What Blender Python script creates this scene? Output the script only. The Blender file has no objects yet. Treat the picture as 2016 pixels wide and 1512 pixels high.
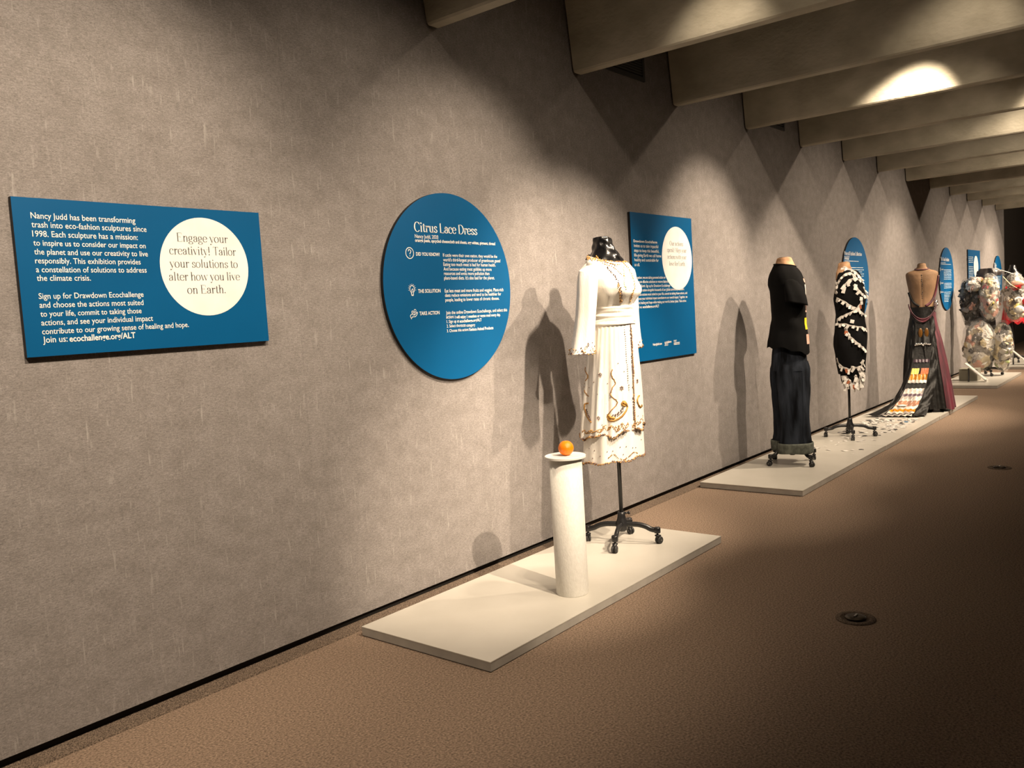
import bpy, math, random
import numpy as np
from mathutils import Matrix, Vector
PI = math.pi
col = bpy.context.scene.collection
sc = bpy.context.scene

# ------------------------------------------------------------------ camera
CAM = Vector((0.0, -3.0711, 1.42))
cr, cu, cf = Vector((.6264, -.7773, -.0589)), Vector((.0992, .0045, .9951)), Vector((.7732, .6291, -.0799))
cf.normalize(); cr = (cr - cf * cr.dot(cf)).normalized(); cu = cr.cross(cf)
cd = bpy.data.cameras.new('camera'); cam = bpy.data.objects.new('camera', cd); col.objects.link(cam)
cam.matrix_world = Matrix(((cr.x, cu.x, -cf.x, CAM.x), (cr.y, cu.y, -cf.y, CAM.y), (cr.z, cu.z, -cf.z, CAM.z), (0, 0, 0, 1)))
cd.sensor_width = 36; cd.lens = 1665.4 / 2016 * 36; cd.clip_start = .05; cd.clip_end = 100
sc.camera = cam

# ------------------------------------------------------------------ world, exposure, lamps
w = bpy.data.worlds.new('world'); sc.world = w; w.use_nodes = True
w.node_tree.nodes['Background'].inputs[0].default_value = (1, .82, .62, 1)
w.node_tree.nodes['Background'].inputs[1].default_value = .0
sc.view_settings.view_transform = 'Standard'; sc.view_settings.look = 'None'
sc.view_settings.exposure = 0.2; sc.view_settings.gamma = 1; sc.view_settings.use_curve_mapping = False
WARM = (1, .81, .605)
BX0, BS, BW, BZ = 3.243, 1.3113, .097, 2.9236           # concrete joists: first, spacing, bottom width, bottom height
def bay(i): return BX0 + BS * i + .704
def spot(name, loc, aim, power, deg, blend=.5, size=.03, color=WARM):
    l = bpy.data.lights.new(name, 'SPOT'); l.energy = power; l.spot_size = math.radians(deg); l.spot_blend = blend
    l.shadow_soft_size = size; l.color = color
    o = bpy.data.objects.new(name, l); col.objects.link(o); o.location = loc
    o.rotation_euler = (Vector(aim) - Vector(loc)).to_track_quat('-Z', 'Y').to_euler()
    return o
LZ = 3.38
# wall wash: one track spot in each bay (the bay with the dark triangle has none)
WASH = {-3: 54, -2: 42, -1: 52, 0: 26, 1: 10, 2: 44, 3: 30, 4: 95, 5: 75, 6: 130, 7: 0, 8: 95, 9: 125, 10: 130, 11: 190, 12: 60}
for i, e in WASH.items():
    if e: spot('wash_spot', (bay(i), -1.8 if i < 0 else -2.45, LZ), (bay(i), 0, .85), e * 2.1, 94, 1.0)
# tighter spots: pools on the wall
for (i, y, ax, az, e, d) in ((-2, -2.0, 1.35, 1.55, 240, 62), (-3, -2.0, 1.2, -.2, 120, 62), (-1, -2.0, 2.4, -.1, 90, 62), (0, -2.2, 3.4, 1.6, 250, 48), (2, -2.1, 6.35, 1.5, 480, 46), (6, -2.2, 12.0, 1.3, 330, 52), (11, -2.2, 18.5, 1.4, 360, 50)):
    spot('pool_spot', (bay(i), y, LZ), (ax, 0, az), e, d, .8)
# lamps aimed at the garments
for (i, y, t, e, d) in ((0, -2.3, (4.3, -.35, 1.30), 470, 48), (1, -2.35, (4.5, -.40, 1.3), 500, 46), (-1, -3.7, (3.35, -.5, .60), 950, 28),
                        (2, -1.75, (8.3, -.45, 1.3), 440, 52), (0, -2.6, (6.9, -.45, 1.2), 420, 32), (3, -2.3, (6.9, -.3, .9), 360, 50), (5, -2.8, (10.3, -.5, .7), 520, 50),
                        (3, -2.7, (10.6, -.5, 1.0), 420, 38), (8, -2.6, (15.1, -.5, 1.2), 560, 44), (9, -2.9, (15.1, -.6, .8), 560, 44), (10, -2.5, (17.6, -.5, 1.1), 200, 44)):
    spot('exhibit_spot', (bay(i), y, LZ), t, e, d, .8)
spot('floor_pool_spot', (bay(1), -2.2, LZ), (5.45, -.35, 0), 230, 40, .9)
# lamps whose cones also graze the joists
spot('joist_spot', (bay(0), -1.15, 3.30), (5.6, -.75, 1.9), 24, 60, .9)
spot('joist_spot', (bay(1) - .1, -2.3, 3.30), (7.2, -1.3, 1.9), 20, 60, .8)
spot('joist_spot', (bay(3) - .1, -2.6, 3.30), (9.8, -1.6, 1.9), 30, 56, .8)
spot('joist_spot', (bay(4) - .1, -2.2, 3.30), (11.0, -1.0, 1.9), 55, 56, .8)
spot('joist_spot', (bay(6), -2.6, 3.30), (13.6, -1.5, 1.9), 110, 56, .8)

l = bpy.data.lights.new('far_room_fill', 'POINT'); l.energy = 110; l.color = WARM; l.shadow_soft_size = .1  # added fill light without a visible source, lifts the dark far end
o = bpy.data.objects.new('far_room_fill', l); col.objects.link(o); o.location = (22.5, -4.5, 3.3)

# ------------------------------------------------------------------ helpers
def tag(o, label=None, cat=None, group=None, kind=None):
    if label: o['label'] = label
    if cat: o['category'] = cat
    if group: o['group'] = group
    if kind: o['kind'] = kind
    return o
def empty(name, loc, rz=0, label=None, cat=None, group=None):
    o = bpy.data.objects.new(name, None); col.objects.link(o); o.location = loc; o.rotation_euler = (0, 0, rz)
    o.empty_display_size = .1
    return tag(o, label, cat, group)
class MB:
    def __init__(s): s.v = []; s.f = []
    def add(s, V, F):
        b = len(s.v); s.v += [tuple(p) for p in V]; s.f += [tuple(b + i for i in f) for f in F]; return s
    def box(s, a, b, M=None):
        (x0, y0, z0), (x1, y1, z1) = a, b
        V = [(x0, y0, z0), (x1, y0, z0), (x1, y1, z0), (x0, y1, z0), (x0, y0, z1), (x1, y0, z1), (x1, y1, z1), (x0, y1, z1)]
        if M is not None: V = [M @ Vector(p) for p in V]
        return s.add(V, [(3, 2, 1, 0), (4, 5, 6, 7), (0, 1, 5, 4), (1, 2, 6, 5), (2, 3, 7, 6), (3, 0, 4, 7)])
    def grid(s, rows, wrap=False, cap0=False, cap1=False):
        n = len(rows[0]); F = []
        for j in range(len(rows) - 1):
            for i in range(n if wrap else n - 1):
                k = (i + 1) % n; F.append((j * n + i, j * n + k, (j + 1) * n + k, (j + 1) * n + i))
        V = [p for r in rows for p in r]
        if cap0: F.append(tuple(reversed(range(n))))
        if cap1: F.append(tuple((len(rows) - 1) * n + i for i in range(n)))
        return s.add(V, F)
    def tube(s, path, rad, n=8, flat=1.0):
        P = [Vector(p) for p in path]; R = rad if isinstance(rad, (list, tuple)) else [rad] * len(P); rows = []
        up = Vector((0, 0, 1)); prev = None
        for i, p in enumerate(P):
            t = (P[min(i + 1, len(P) - 1)] - P[max(i - 1, 0)]).normalized()
            if prev is None:
                a = t.cross(up)
                if a.length < .1: a = t.cross(Vector((1, 0, 0)))
            else: a = prev - t * prev.dot(t)
            a.normalize(); prev = a; b = a.cross(t)
            rows.append([p + (a * math.cos(2 * PI * k / n) + b * math.sin(2 * PI * k / n) * flat) * R[i] for k in range(n)])
        return s.grid(rows, True, True, True)
    def lathe(s, prof, c=(0, 0, 0), n=24, M=None):
        rows = [[Vector((r * math.cos(2 * PI * k / n), r * math.sin(2 * PI * k / n), z)) for k in range(n)] for r, z in prof]
        if M is not None: rows = [[M @ p for p in r] for r in rows]
        c = Vector(c); rows = [[p + c for p in r] for r in rows]
        return s.grid(rows, True, True, True)
    def sph(s, c, r, n=8, m=5, sc3=(1, 1, 1), noise=0, rng=None):
        rows = []
        for j in range(m + 1):
            a = PI * j / m; q = max(math.sin(a), .02); row = []
            for k in range(n):
                d = 1 + (rng.uniform(-noise, noise) if noise else 0)
                row.append((c[0] + r * sc3[0] * d * q * math.cos(2 * PI * k / n), c[1] + r * sc3[1] * d * q * math.sin(2 * PI * k / n), c[2] - r * sc3[2] * d * math.cos(a)))
            rows.append(row)
        return s.grid(rows, True, True, True)
    def oct(s, c, r):
        x, y, z = c
        return s.add([(x + r, y, z), (x - r, y, z), (x, y + r, z), (x, y - r, z), (x, y, z + r), (x, y, z - r)],
                     [(0, 2, 4), (2, 1, 4), (1, 3, 4), (3, 0, 4), (2, 0, 5), (1, 2, 5), (3, 1, 5), (0, 3, 5)])
    def build(s, name, mat, parent=None, smooth=False, label=None, kind=None, bevel=0, z0=0.0, sub=0, thick=0):
        me = bpy.data.meshes.new(name)
        me.from_pydata([(x, y, z - z0) for x, y, z in s.v], [], s.f); me.update()
        if smooth: me.polygons.foreach_set('use_smooth', [True] * len(me.polygons))
        me.materials.append(mat)
        o = bpy.data.objects.new(name, me); col.objects.link(o)
        if parent: o.parent = parent
        if bevel:
            m = o.modifiers.new('bevel', 'BEVEL'); m.width = bevel; m.segments = 2; m.limit_method = 'ANGLE'
        if thick:
            m = o.modifiers.new('solid', 'SOLIDIFY'); m.thickness = thick; m.offset = -1
        if sub:
            m = o.modifiers.new('sub', 'SUBSURF'); m.levels = sub; m.render_levels = sub
        return tag(o, label, None, None, kind)
def copy_tree(o, parent=None):
    c = o.copy(); col.objects.link(c); c.parent = parent
    for ch in [x for x in bpy.data.objects if x.parent == o]: copy_tree(ch, c)
    return c

# ------------------------------------------------------------------ materials
def mat(name, color, rough=.6, c2=None, nscale=8, stretch=(1, 1, 1), bump=0, bscale=60, metallic=0, spec=.5, sheen=0, trans=0, contrast=(.35, .65)):
    m = bpy.data.materials.new(name); m.use_nodes = True; nt = m.node_tree; N = nt.nodes; L = nt.links
    b = N['Principled BSDF']; b.inputs['Roughness'].default_value = rough; b.inputs['Metallic'].default_value = metallic
    b.inputs['Specular IOR Level'].default_value = spec; b.inputs['Sheen Weight'].default_value = sheen
    b.inputs['Base Color'].default_value = (*color, 1)
    tc = N.new('ShaderNodeTexCoord'); mp = N.new('ShaderNodeMapping'); mp.inputs['Scale'].default_value = stretch
    L.new(tc.outputs['Object'], mp.inputs['Vector'])
    c2 = c2 or tuple(x * .9 for x in color)
    nz = N.new('ShaderNodeTexNoise'); nz.inputs['Scale'].default_value = nscale; nz.inputs['Detail'].default_value = 4
    L.new(mp.outputs[0], nz.inputs['Vector'])
    rp = N.new('ShaderNodeValToRGB'); rp.color_ramp.elements[0].position = contrast[0]; rp.color_ramp.elements[1].position = contrast[1]
    rp.color_ramp.elements[0].color = (*c2, 1); rp.color_ramp.elements[1].color = (*color, 1)
    L.new(nz.outputs[0], rp.inputs[0]); L.new(rp.outputs[0], b.inputs['Base Color'])
    if bump:
        n2 = N.new('ShaderNodeTexNoise'); n2.inputs['Scale'].default_value = bscale; n2.inputs['Detail'].default_value = 3
        L.new(mp.outputs[0], n2.inputs['Vector'])
        bp = N.new('ShaderNodeBump'); bp.inputs['Strength'].default_value = bump; bp.inputs['Distance'].default_value = .01
        L.new(n2.outputs[0], bp.inputs['Height']); L.new(bp.outputs[0], b.inputs['Normal'])
    return m
def fabric_wall():
    m = bpy.data.materials.new('heathered_wall_fabric'); m.use_nodes = True; nt = m.node_tree; N = nt.nodes; L = nt.links
    b = N['Principled BSDF']; b.inputs['Roughness'].default_value = .95; b.inputs['Specular IOR Level'].default_value = .1
    tc = N.new('ShaderNodeTexCoord')
    def noise(stretch, scale, detail, lo, hi, rough=.6):
        mp = N.new('ShaderNodeMapping'); mp.inputs['Scale'].default_value = stretch; L.new(tc.outputs['Object'], mp.inputs[0])
        n = N.new('ShaderNodeTexNoise'); n.inputs['Scale'].default_value = scale; n.inputs['Detail'].default_value = detail; n.inputs['Roughness'].default_value = rough
        L.new(mp.outputs[0], n.inputs['Vector'])
        r = N.new('ShaderNodeMapRange'); r.inputs[1].default_value = lo; r.inputs[2].default_value = hi; L.new(n.outputs[0], r.inputs[0])
        return r.outputs[0]
    fine = noise((.8, 1, 3.0), 62, 5, .30, .70, .78)          # short horizontal heather flecks
    mid = noise((1, 1, 1.6), 9, 4, .25, .75)
    strk = noise((8, 1, 1.0), 7, 2, .62, .74)          # sparse pale vertical wear streaks
    weave = N.new('ShaderNodeTexWave'); weave.bands_direction = 'X'; weave.inputs['Scale'].default_value = 95; weave.inputs['Distortion'].default_value = .6
    L.new(tc.outputs['Object'], weave.inputs[0])
    def mix(a, bb, f, ty='MIX'):
        x = N.new('ShaderNodeMix'); x.data_type = 'RGBA'; x.blend_type = ty
        for s, v in ((0, f), (6, a), (7, bb)):
            if isinstance(v, (int, float, tuple)): x.inputs[s].default_value = v if isinstance(v, (int, float)) else (*v, 1)
            else: L.new(v, x.inputs[s])
        return x.outputs[2]
    fine2 = noise((.9, 1, 2.2), 170, 3, .35, .65, .7)
    c = mix((.105, .096, .092), (.40, .368, .358), fine)
    c = mix(c, mix((.10, .092, .088), (.42, .385, .372), fine2), .4)
    c2 = mix((.80, .79, .77), (1.1, 1.1, 1.1), mid)
    c = mix(c, c2, 1.0, 'MULTIPLY')
    c = mix(c, (.42, .40, .38), N_scale(nt, strk, .6))
    c = mix(c, (.18, .17, .16), N_scale(nt, weave.outputs[1], .16))
    L.new(c, b.inputs['Base Color'])
    bp = N.new('ShaderNodeBump'); bp.inputs['Strength'].default_value = .12; bp.inputs['Distance'].default_value = .004
    L.new(fine, bp.inputs['Height']); L.new(bp.outputs[0], b.inputs['Normal'])
    return m
def N_scale(nt, sock, k):
    n = nt.nodes.new('ShaderNodeMath'); n.operation = 'MULTIPLY'; n.inputs[1].default_value = k; nt.links.new(sock, n.inputs[0]); return n.outputs[0]
def plastic(name, tint=(1, 1, 1), opacity=.3):
    m = bpy.data.materials.new(name); m.use_nodes = True; nt = m.node_tree; N = nt.nodes; L = nt.links
    b = N['Principled BSDF']; b.inputs['Base Color'].default_value = (*tint, 1); b.inputs['Roughness'].default_value = .12
    tr = N.new('ShaderNodeBsdfTransparent'); mx = N.new('ShaderNodeMixShader')
    tc = N.new('ShaderNodeTexCoord'); nz = N.new('ShaderNodeTexNoise'); nz.inputs['Scale'].default_value = 14; nz.inputs['Detail'].default_value = 5
    nz.inputs['Distortion'].default_value = 1.5
    L.new(tc.outputs['Object'], nz.inputs['Vector'])
    bp = N.new('ShaderNodeBump'); bp.inputs['Strength'].default_value = 1; bp.inputs['Distance'].default_value = .04
    L.new(nz.outputs[0], bp.inputs['Height']); L.new(bp.outputs[0], b.inputs['Normal'])
    mx.inputs[0].default_value = opacity
    L.new(tr.outputs[0], mx.inputs[1]); L.new(b.outputs[0], mx.inputs[2]); L.new(mx.outputs[0], N['Material Output'].inputs[0])
    return m
M = {}
M['wall'] = fabric_wall()
M['carpet'] = mat('brown_carpet', (.40, .292, .215), .95, (.14, .102, .075), 120, (1, 1, 1), .8, 220, spec=.1, contrast=(.3, .7))
M['carpet_strip'] = mat('ribbed_carpet_strip', (.24, .18, .135), .95, (.06, .045, .035), 220, (1, 1, 1), .8, 200, spec=.1)
M['gap'] = mat('dark_gap', (.012, .010, .008), .95)
M['concrete'] = mat('cast_concrete', (.50, .465, .375), .85, (.37, .34, .265), 3.5, (.5, 1, 1.6), .35, 28, spec=.2)
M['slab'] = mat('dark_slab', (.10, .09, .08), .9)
M['dark'] = mat('dark_painted_wall', (.06, .05, .042), .9)
M['cream'] = mat('cream_painted_board', (.53, .505, .45), .30, (.50, .475, .42), 5, (1, 1, 1), .03, 90)
M['cream_edge'] = mat('cream_board_edge', (.42, .40, .36), .5, (.36, .34, .31), 14)
M['white'] = mat('white_paint', (.80, .78, .74), .45, (.76, .74, .70), 10)
M['textured_white'] = mat('textured_white_wrap', (.74, .72, .67), .6, (.68, .66, .61), 90, (1, 1, .5), .15, 160)
M['orange'] = mat('orange_peel', (1.0, .26, .0), .36, (.92, .20, .0), 5, (1, 1, 1), .25, 260)
M['blue'] = mat('blue_print', (.0, .088, .235), .42, (.0, .082, .22), 3, spec=.3)
M['board'] = mat('black_foam_board_edge', (.012, .012, .014), .6)
M['ink'] = mat('white_ink', (.88, .86, .82), .5)
M['disc'] = mat('white_disc_print', (.90, .89, .86), .45)
M['grey_ink'] = mat('grey_ink', (.10, .098, .096), .6)
M['iron'] = mat('black_cast_iron', (.008, .008, .009), .35, (.015, .015, .016), 12, bump=.1)
M['rubber'] = mat('black_rubber', (.02, .02, .02), .55)
M['steel'] = mat('worn_steel', (.45, .44, .42), .3, metallic=1)
M['satin'] = mat('black_satin', (.004, .004, .005), .25, (.006, .006, .007), 10, bump=.35, bscale=14)
M['ivory'] = mat('ivory_crepe', (.84, .80, .73), .7, (.80, .76, .69), 40, (1, 1, .3), .12, 120, sheen=.15)
M['lace'] = mat('orange_peel_lace', (.44, .24, .06), .7, (.26, .11, .03), 60)
M['bead_dark'] = mat('dark_red_bead', (.05, .010, .006), .5, (.10, .028, .012), 30)
M['bead_gold'] = mat('gold_bead', (.50, .27, .05), .55, (.34, .16, .03), 30)
M['pink'] = mat('pale_pink_petal', (.62, .42, .34), .7)
M['black_knit'] = mat('black_knit', (.0045, .0045, .005), .9, (.002, .002, .002), 6, (1, 1, .3), .3, 12, spec=.12)
M['black_cloth'] = mat('black_jersey', (.005, .005, .006), .85, (.003, .003, .003), 8, bump=.25, bscale=14, spec=.15)
M['denim'] = mat('dark_denim', (.036, .044, .060), .9, (.002, .0025, .0035), 5, (2.0, 2.0, .4), .3, 180, contrast=(.42, .70), spec=.1)
M['denim_in'] = mat('denim_underside', (.11, .12, .10), .85, (.05, .055, .045), 30)
M['tan'] = mat('worn_tan_cloth', (.52, .32, .18), .8, (.30, .16, .08), 16, bump=.3, bscale=20)
M['tan_form'] = mat('tan_form_cloth', (.24, .138, .072), .8, (.17, .098, .05), 9, bump=.15, bscale=60)
M['label_w'] = mat('white_garment_label', (.78, .75, .70), .6, (.60, .57, .53), 25)
M['label_g'] = mat('grey_garment_label', (.45, .42, .40), .6, (.7, .68, .64), 40)
M['label_o'] = mat('rust_garment_label', (.50, .16, .07), .6)
M['label_k'] = mat('dark_garment_label', (.02, .02, .025), .6)
M['ribbon'] = mat('pale_ribbon', (.66, .62, .56), .6, (.35, .32, .30), 30)
M['maroon'] = mat('maroon_satin', (.11, .008, .022), .55, (.03, .003, .008), 5, (3, 3, .3), .3, 10, sheen=.2)
M['blackshim'] = mat('black_shimmer_mesh', (.0025, .0022, .002), .55, (.006, .005, .004), 14, bump=.5, bscale=22, spec=.3)
M['sequin'] = mat('silver_sequin', (.8, .78, .75), .18, metallic=1)
M['amber'] = mat('amber_film', (.62, .27, .02), .22, (.25, .09, .01), 14, (3, 1, 1), .4, 20)
M['amber_dim'] = mat('dim_amber_film', (.14, .06, .01), .3)
M['redorange'] = mat('red_orange_film', (.75, .15, .04), .3)
M['foil'] = mat('white_foil', (.75, .70, .62), .3, (.25, .22, .2), 12, bump=.6, bscale=14)
M['purple'] = mat('dull_purple_film', (.10, .06, .085), .4, (.05, .03, .04), 10)
M['rosebrown'] = mat('rose_brown_film', (.50, .24, .14), .3, (.16, .09, .07), 11, bump=.4, bscale=16)
M['bag'] = plastic('clear_plastic_bag', (.95, .93, .88), .17)
M['bag_shaded'] = plastic('shaded_plastic_bag', (.30, .28, .25), .22)  # same clear plastic, tinted dark to paint shade on the left and back bags
M['t_white'] = mat('trash_white', (.85, .82, .76), .5, (.6, .57, .5), 20, bump=.6, bscale=25)
M['t_cream'] = mat('trash_cream', (.72, .62, .38), .5, (.5, .4, .22), 20)
M['t_pink'] = mat('trash_salmon', (.78, .35, .25), .5, (.7, .5, .42), 20)
M['t_red'] = mat('trash_red', (.60, .02, .03), .45)
M['t_green'] = mat('trash_green', (.32, .45, .10), .5, (.6, .62, .35), 20)
M['t_dark'] = mat('trash_dark', (.035, .03, .03), .4)
M['t_yellow'] = mat('trash_yellow', (.75, .58, .12), .5)
M['t_grey'] = mat('trash_grey', (.28, .26, .25), .4)
def wrappers(name, cols, scale):
    m = bpy.data.materials.new(name); m.use_nodes = True; nt = m.node_tree; N = nt.nodes; L = nt.links; b = N['Principled BSDF']; b.inputs['Roughness'].default_value = .3
    tc = N.new('ShaderNodeTexCoord'); nz = N.new('ShaderNodeTexNoise'); nz.inputs['Scale'].default_value = 9; L.new(tc.outputs['Object'], nz.inputs['Vector'])
    mx = N.new('ShaderNodeMix'); mx.data_type = 'VECTOR'; mx.inputs[0].default_value = .12; L.new(tc.outputs['Object'], mx.inputs[4]); L.new(nz.outputs[1], mx.inputs[5])
    v = N.new('ShaderNodeTexVoronoi'); v.inputs['Scale'].default_value = scale; L.new(mx.outputs[1], v.inputs['Vector'])
    sp = N.new('ShaderNodeSeparateColor'); L.new(v.outputs['Color'], sp.inputs[0]); rp = N.new('ShaderNodeValToRGB'); rp.color_ramp.interpolation = 'CONSTANT'
    while len(rp.color_ramp.elements) < len(cols): rp.color_ramp.elements.new(.5)
    for i, c in enumerate(cols): rp.color_ramp.elements[i].position = i / len(cols); rp.color_ramp.elements[i].color = (*c, 1)
    L.new(sp.outputs[0], rp.inputs[0]); L.new(rp.outputs[0], b.inputs['Base Color'])
    bp = N.new('ShaderNodeBump'); bp.inputs['Strength'].default_value = 1; bp.inputs['Distance'].default_value = .05; n2 = N.new('ShaderNodeTexNoise'); n2.inputs['Scale'].default_value = 11; n2.inputs['Distortion'].default_value = 1
    L.new(tc.outputs['Object'], n2.inputs['Vector']); L.new(n2.outputs[0], bp.inputs['Height']); L.new(bp.outputs[0], b.inputs['Normal']); return m
M['stuff_light'] = wrappers('crumpled_wrappers_light', [(.75, .70, .62), (.05, .045, .04), (.62, .52, .33), (.30, .28, .26), (.8, .76, .7), (.60, .30, .22), (.55, .5, .44), (.16, .13, .10), (.7, .66, .6)], 8)
M['stuff_shaded'] = wrappers('crumpled_wrappers_shaded', [(.03, .028, .025), (.10, .07, .05), (.02, .02, .02), (.16, .15, .13), (.05, .04, .035)], 10)  # darker copy of the wrappers, shade of those bags put into the colour
M['case_grey'] = mat('olive_grey_box', (.27, .255, .20), .6)
M['vent'] = mat('vent_metal', (.05, .05, .05), .5)
M['brass'] = mat('dark_brass', (.05, .035, .02), .4, metallic=.6)
M['yellow'] = mat('yellow_print', (.85, .62, .02), .6)
M['seam'] = mat('charcoal_hem', (.05, .05, .05), .8)

# ------------------------------------------------------------------ setting
o = MB().box((-4, -9, -.1), (27, .4, 0)).build('floor', M['carpet'], kind='structure')
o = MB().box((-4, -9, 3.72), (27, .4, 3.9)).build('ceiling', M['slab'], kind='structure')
wall = MB().box((-4, .025, .0), (19.95, .4, 3.72)).build('wall_back', M['gap'], kind='structure')
PX0, PWD = 2.324, 1.8
xs = [PX0 + PWD * k for k in range(-4, 10)]
for k in range(-4, 10):
    a = PX0 + PWD * k; b = min(a + PWD, 19.95)
    if a >= b: continue
    MB().box((max(a, -4) + .0002, 0, .056), (b - .0002, .026, 3.72)).build('fabric_panel', M['wall'], wall)
MB().box((-4, -9.1, 0), (27, -9, 3.72)).build('wall_front', M['dark'], kind='structure')
MB().box((-4.1, -9, 0), (-4, .4, 3.72)).build('wall_left', M['dark'], kind='structure')
MB().box((27, -9, 0), (27.1, .4, 3.72)).build('wall_right', M['dark'], kind='structure')
MB().box((19.97, .4, 0), (27, .5, 3.72)).build('wall_recess', M['dark'], kind='structure')
MB().grid([[(x, y, z) for y, z in ((-.046, 0), (-.043, .006), (-.030, .009), (-.012, .013), (.006, .018), (.024, .022), (.024, 0))] for x in np.linspace(-3.9, 19.95, 60)]).build('baseboard_back', M['carpet_strip'], kind='structure')

def joist(i):
    x = BX0 + BS * i; w = BW; z = BZ; t = .13; r = .012; top = 3.71; h = top - z
    def prof(y):
        return [(x - h * t, y, top), (x - r * t - .0, y, z + .035), (x + .004, y, z + .010), (x + .014, y, z), (x + w - .014, y, z), (x + w - .004, y, z + .010), (x + w + r * t, y, z + .035), (x + w + h * t, y, top)]
    m = MB().grid([prof(y) for y in (-8.9, -6, -3, -.012)], True, True, True)
    return m.build('concrete_joist', M['concrete'])
names = {0: 'concrete ceiling joist nearest the camera, only its tip at the wall showing', 1: 'large concrete ceiling joist above the white dress with a lit patch', 2: 'concrete ceiling joist in shade, second behind the large near joist',
         3: 'concrete ceiling joist carrying the brightest oval pool of light', 4: 'concrete ceiling joist just behind the one with the brightest light pool'}
ords = {5: 'fifth', 6: 'sixth', 7: 'seventh', 8: 'eighth', 9: 'ninth', 10: 'tenth', 11: 'eleventh', 12: 'farthest'}
for i in range(-3, 13):
    j = joist(i)
    lab = names.get(i) or ('concrete ceiling joist behind the camera view over the near wall' if i < 0 else 'plain concrete ceiling joist, %s one back after the near tip joist' % ords[i])
    if i < 0: lab = {-1: 'concrete ceiling joist above the gap before the near tip joist', -2: 'concrete ceiling joist above the wide blue sign', -3: 'concrete ceiling joist over the left end of the wall'}[i]
    if i == 12: lab = 'farthest concrete ceiling joist, last before the dark end of the room'
    tag(j, lab, 'joist', 'concrete joists across the ceiling' if i >= 0 else 'joists out of view')
# dark metal vents high on the wall between joists
def vent(x0, x1, z0, z1, label):
    e = empty('wall_vent', ((x0 + x1) / 2, 0, z0), 0, label, 'vent', 'vents high on the fabric wall')
    X = (x1 - x0) / 2; H = z1 - z0
    f = MB(); t = .03
    f.box((-X, -.012, 0), (X, -.001, t)).box((-X, -.012, H - t), (X, -.001, H)).box((-X, -.012, t), (-X + t, -.001, H - t)).box((X - t, -.012, t), (X, -.001, H - t))
    f.build('frame', M['vent'], e); MB().box((-X + t, -.004, t), (X - t, -.001, H - t)).build('backing', M['gap'], e)
    for k in range(9):
        z = t + .012 + k * (H - 2 * t - .01) / 9
        MB().add([(-X + t, -.004, z), (X - t, -.004, z), (X - t, -.011, z + .008), (-X + t, -.011, z + .008), (-X + t, -.003, z + .002), (X - t, -.003, z + .002), (X - t, -.010, z + .010), (-X + t, -.010, z + .010)],
                 [(0, 1, 2, 3), (7, 6, 5, 4), (0, 4, 5, 1), (1, 5, 6, 2), (2, 6, 7, 3), (3, 7, 4, 0)]).build('slat', M['vent'], e)
vent(4.85, 5.46, 3.02, 3.25, 'dark slatted vent on the wall just behind the large near joist')
vent(7.55, 8.10, 3.02, 3.25, 'dark slatted vent corner behind the joist with the brightest pool')
# floor outlets
for (x, y, lab) in ((3.739, -1.905, 'dark round floor outlet on the near carpet, right of the near platform'), (7.515, -1.864, 'small pale rimmed floor outlet on the far carpet near right edge')):
    e = empty('floor_outlet', (x, y, 0), 0, lab, 'outlet')
    MB().lathe([(.085, .0005), (.083, .004), (.068, .007), (.060, .005), (.058, .001)], n=36).build('carpet_ring', M['carpet_strip'], e, True)
    MB().lathe([(.045, .005), (.045, .009), (.030, .014), (.012, .012)], n=24).build('cap', M['brass'], e, True)
    MB().box((-.018, -.004, .013), (.018, .004, .018)).build('latch', M['steel'], e)

# ------------------------------------------------------------------ platforms
def platform(x0, x1, y0, y1, label, z=.045):
    e = empty('display_platform', ((x0 + x1) / 2, (y0 + y1) / 2, 0), 0, label, 'platform', 'low cream display platforms')
    X, Y = (x1 - x0) / 2, (y1 - y0) / 2
    MB().box((-X, -Y, z - .006), (X, Y, z)).build('top_board', M['cream'], e, bevel=.0015)
    MB().box((-X + .001, -Y + .001, .004), (X - .001, Y - .001, z - .006)).build('edge_frame', M['cream_edge'], e)
platform(2.456, 4.582, -.876, -.100, 'cream platform nearest the camera under the pedestal and white dress')
platform(5.950, 8.03, -.868, -.060, 'cream platform under the black t-shirt and jeans figure')
platform(8.034, 10.11, -.872, -.060, 'cream platform under the black dress wrapped in labels')
platform(10.114, 12.19, -.876, -.060, 'cream platform beneath the backless maroon gown')
platform(13.48, 15.6, -.89, -.10, 'cream platform under the plastic bag costume')
platform(16.68, 18.8, -.89, -.10, 'farthest cream platform at the right edge under the red garment')

# ------------------------------------------------------------------ lettering
_tc = {}
def glyph_text(t, bold):
    k = (t, bold)
    if k in _tc: return _tc[k]
    c = bpy.data.curves.new('lettering', 'FONT'); c.body = t; c.size = 1; c.resolution_u = 3
    c.offset = .020 if bold else .006
    ob = bpy.data.objects.new('tmp', c); col.objects.link(ob); dg = bpy.context.evaluated_depsgraph_get(); dg.update()
    me = bpy.data.meshes.new_from_object(ob.evaluated_get(dg))
    V = [tuple(v.co) for v in me.vertices]; F = [tuple(p.vertices) for p in me.polygons]
    bpy.data.objects.remove(ob); bpy.data.curves.remove(c); bpy.data.meshes.remove(me)
    xs = [v[0] for v in V]; r = (V, F, min(xs), max(xs)); _tc[k] = r; return r
def arc(cx, cy, rx, ry, a0, a1, n=16):
    return [(cx + rx * math.cos(math.radians(a0 + (a1 - a0) * i / n)), cy + ry * math.sin(math.radians(a0 + (a1 - a0) * i / n))) for i in range(n + 1)]
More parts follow.
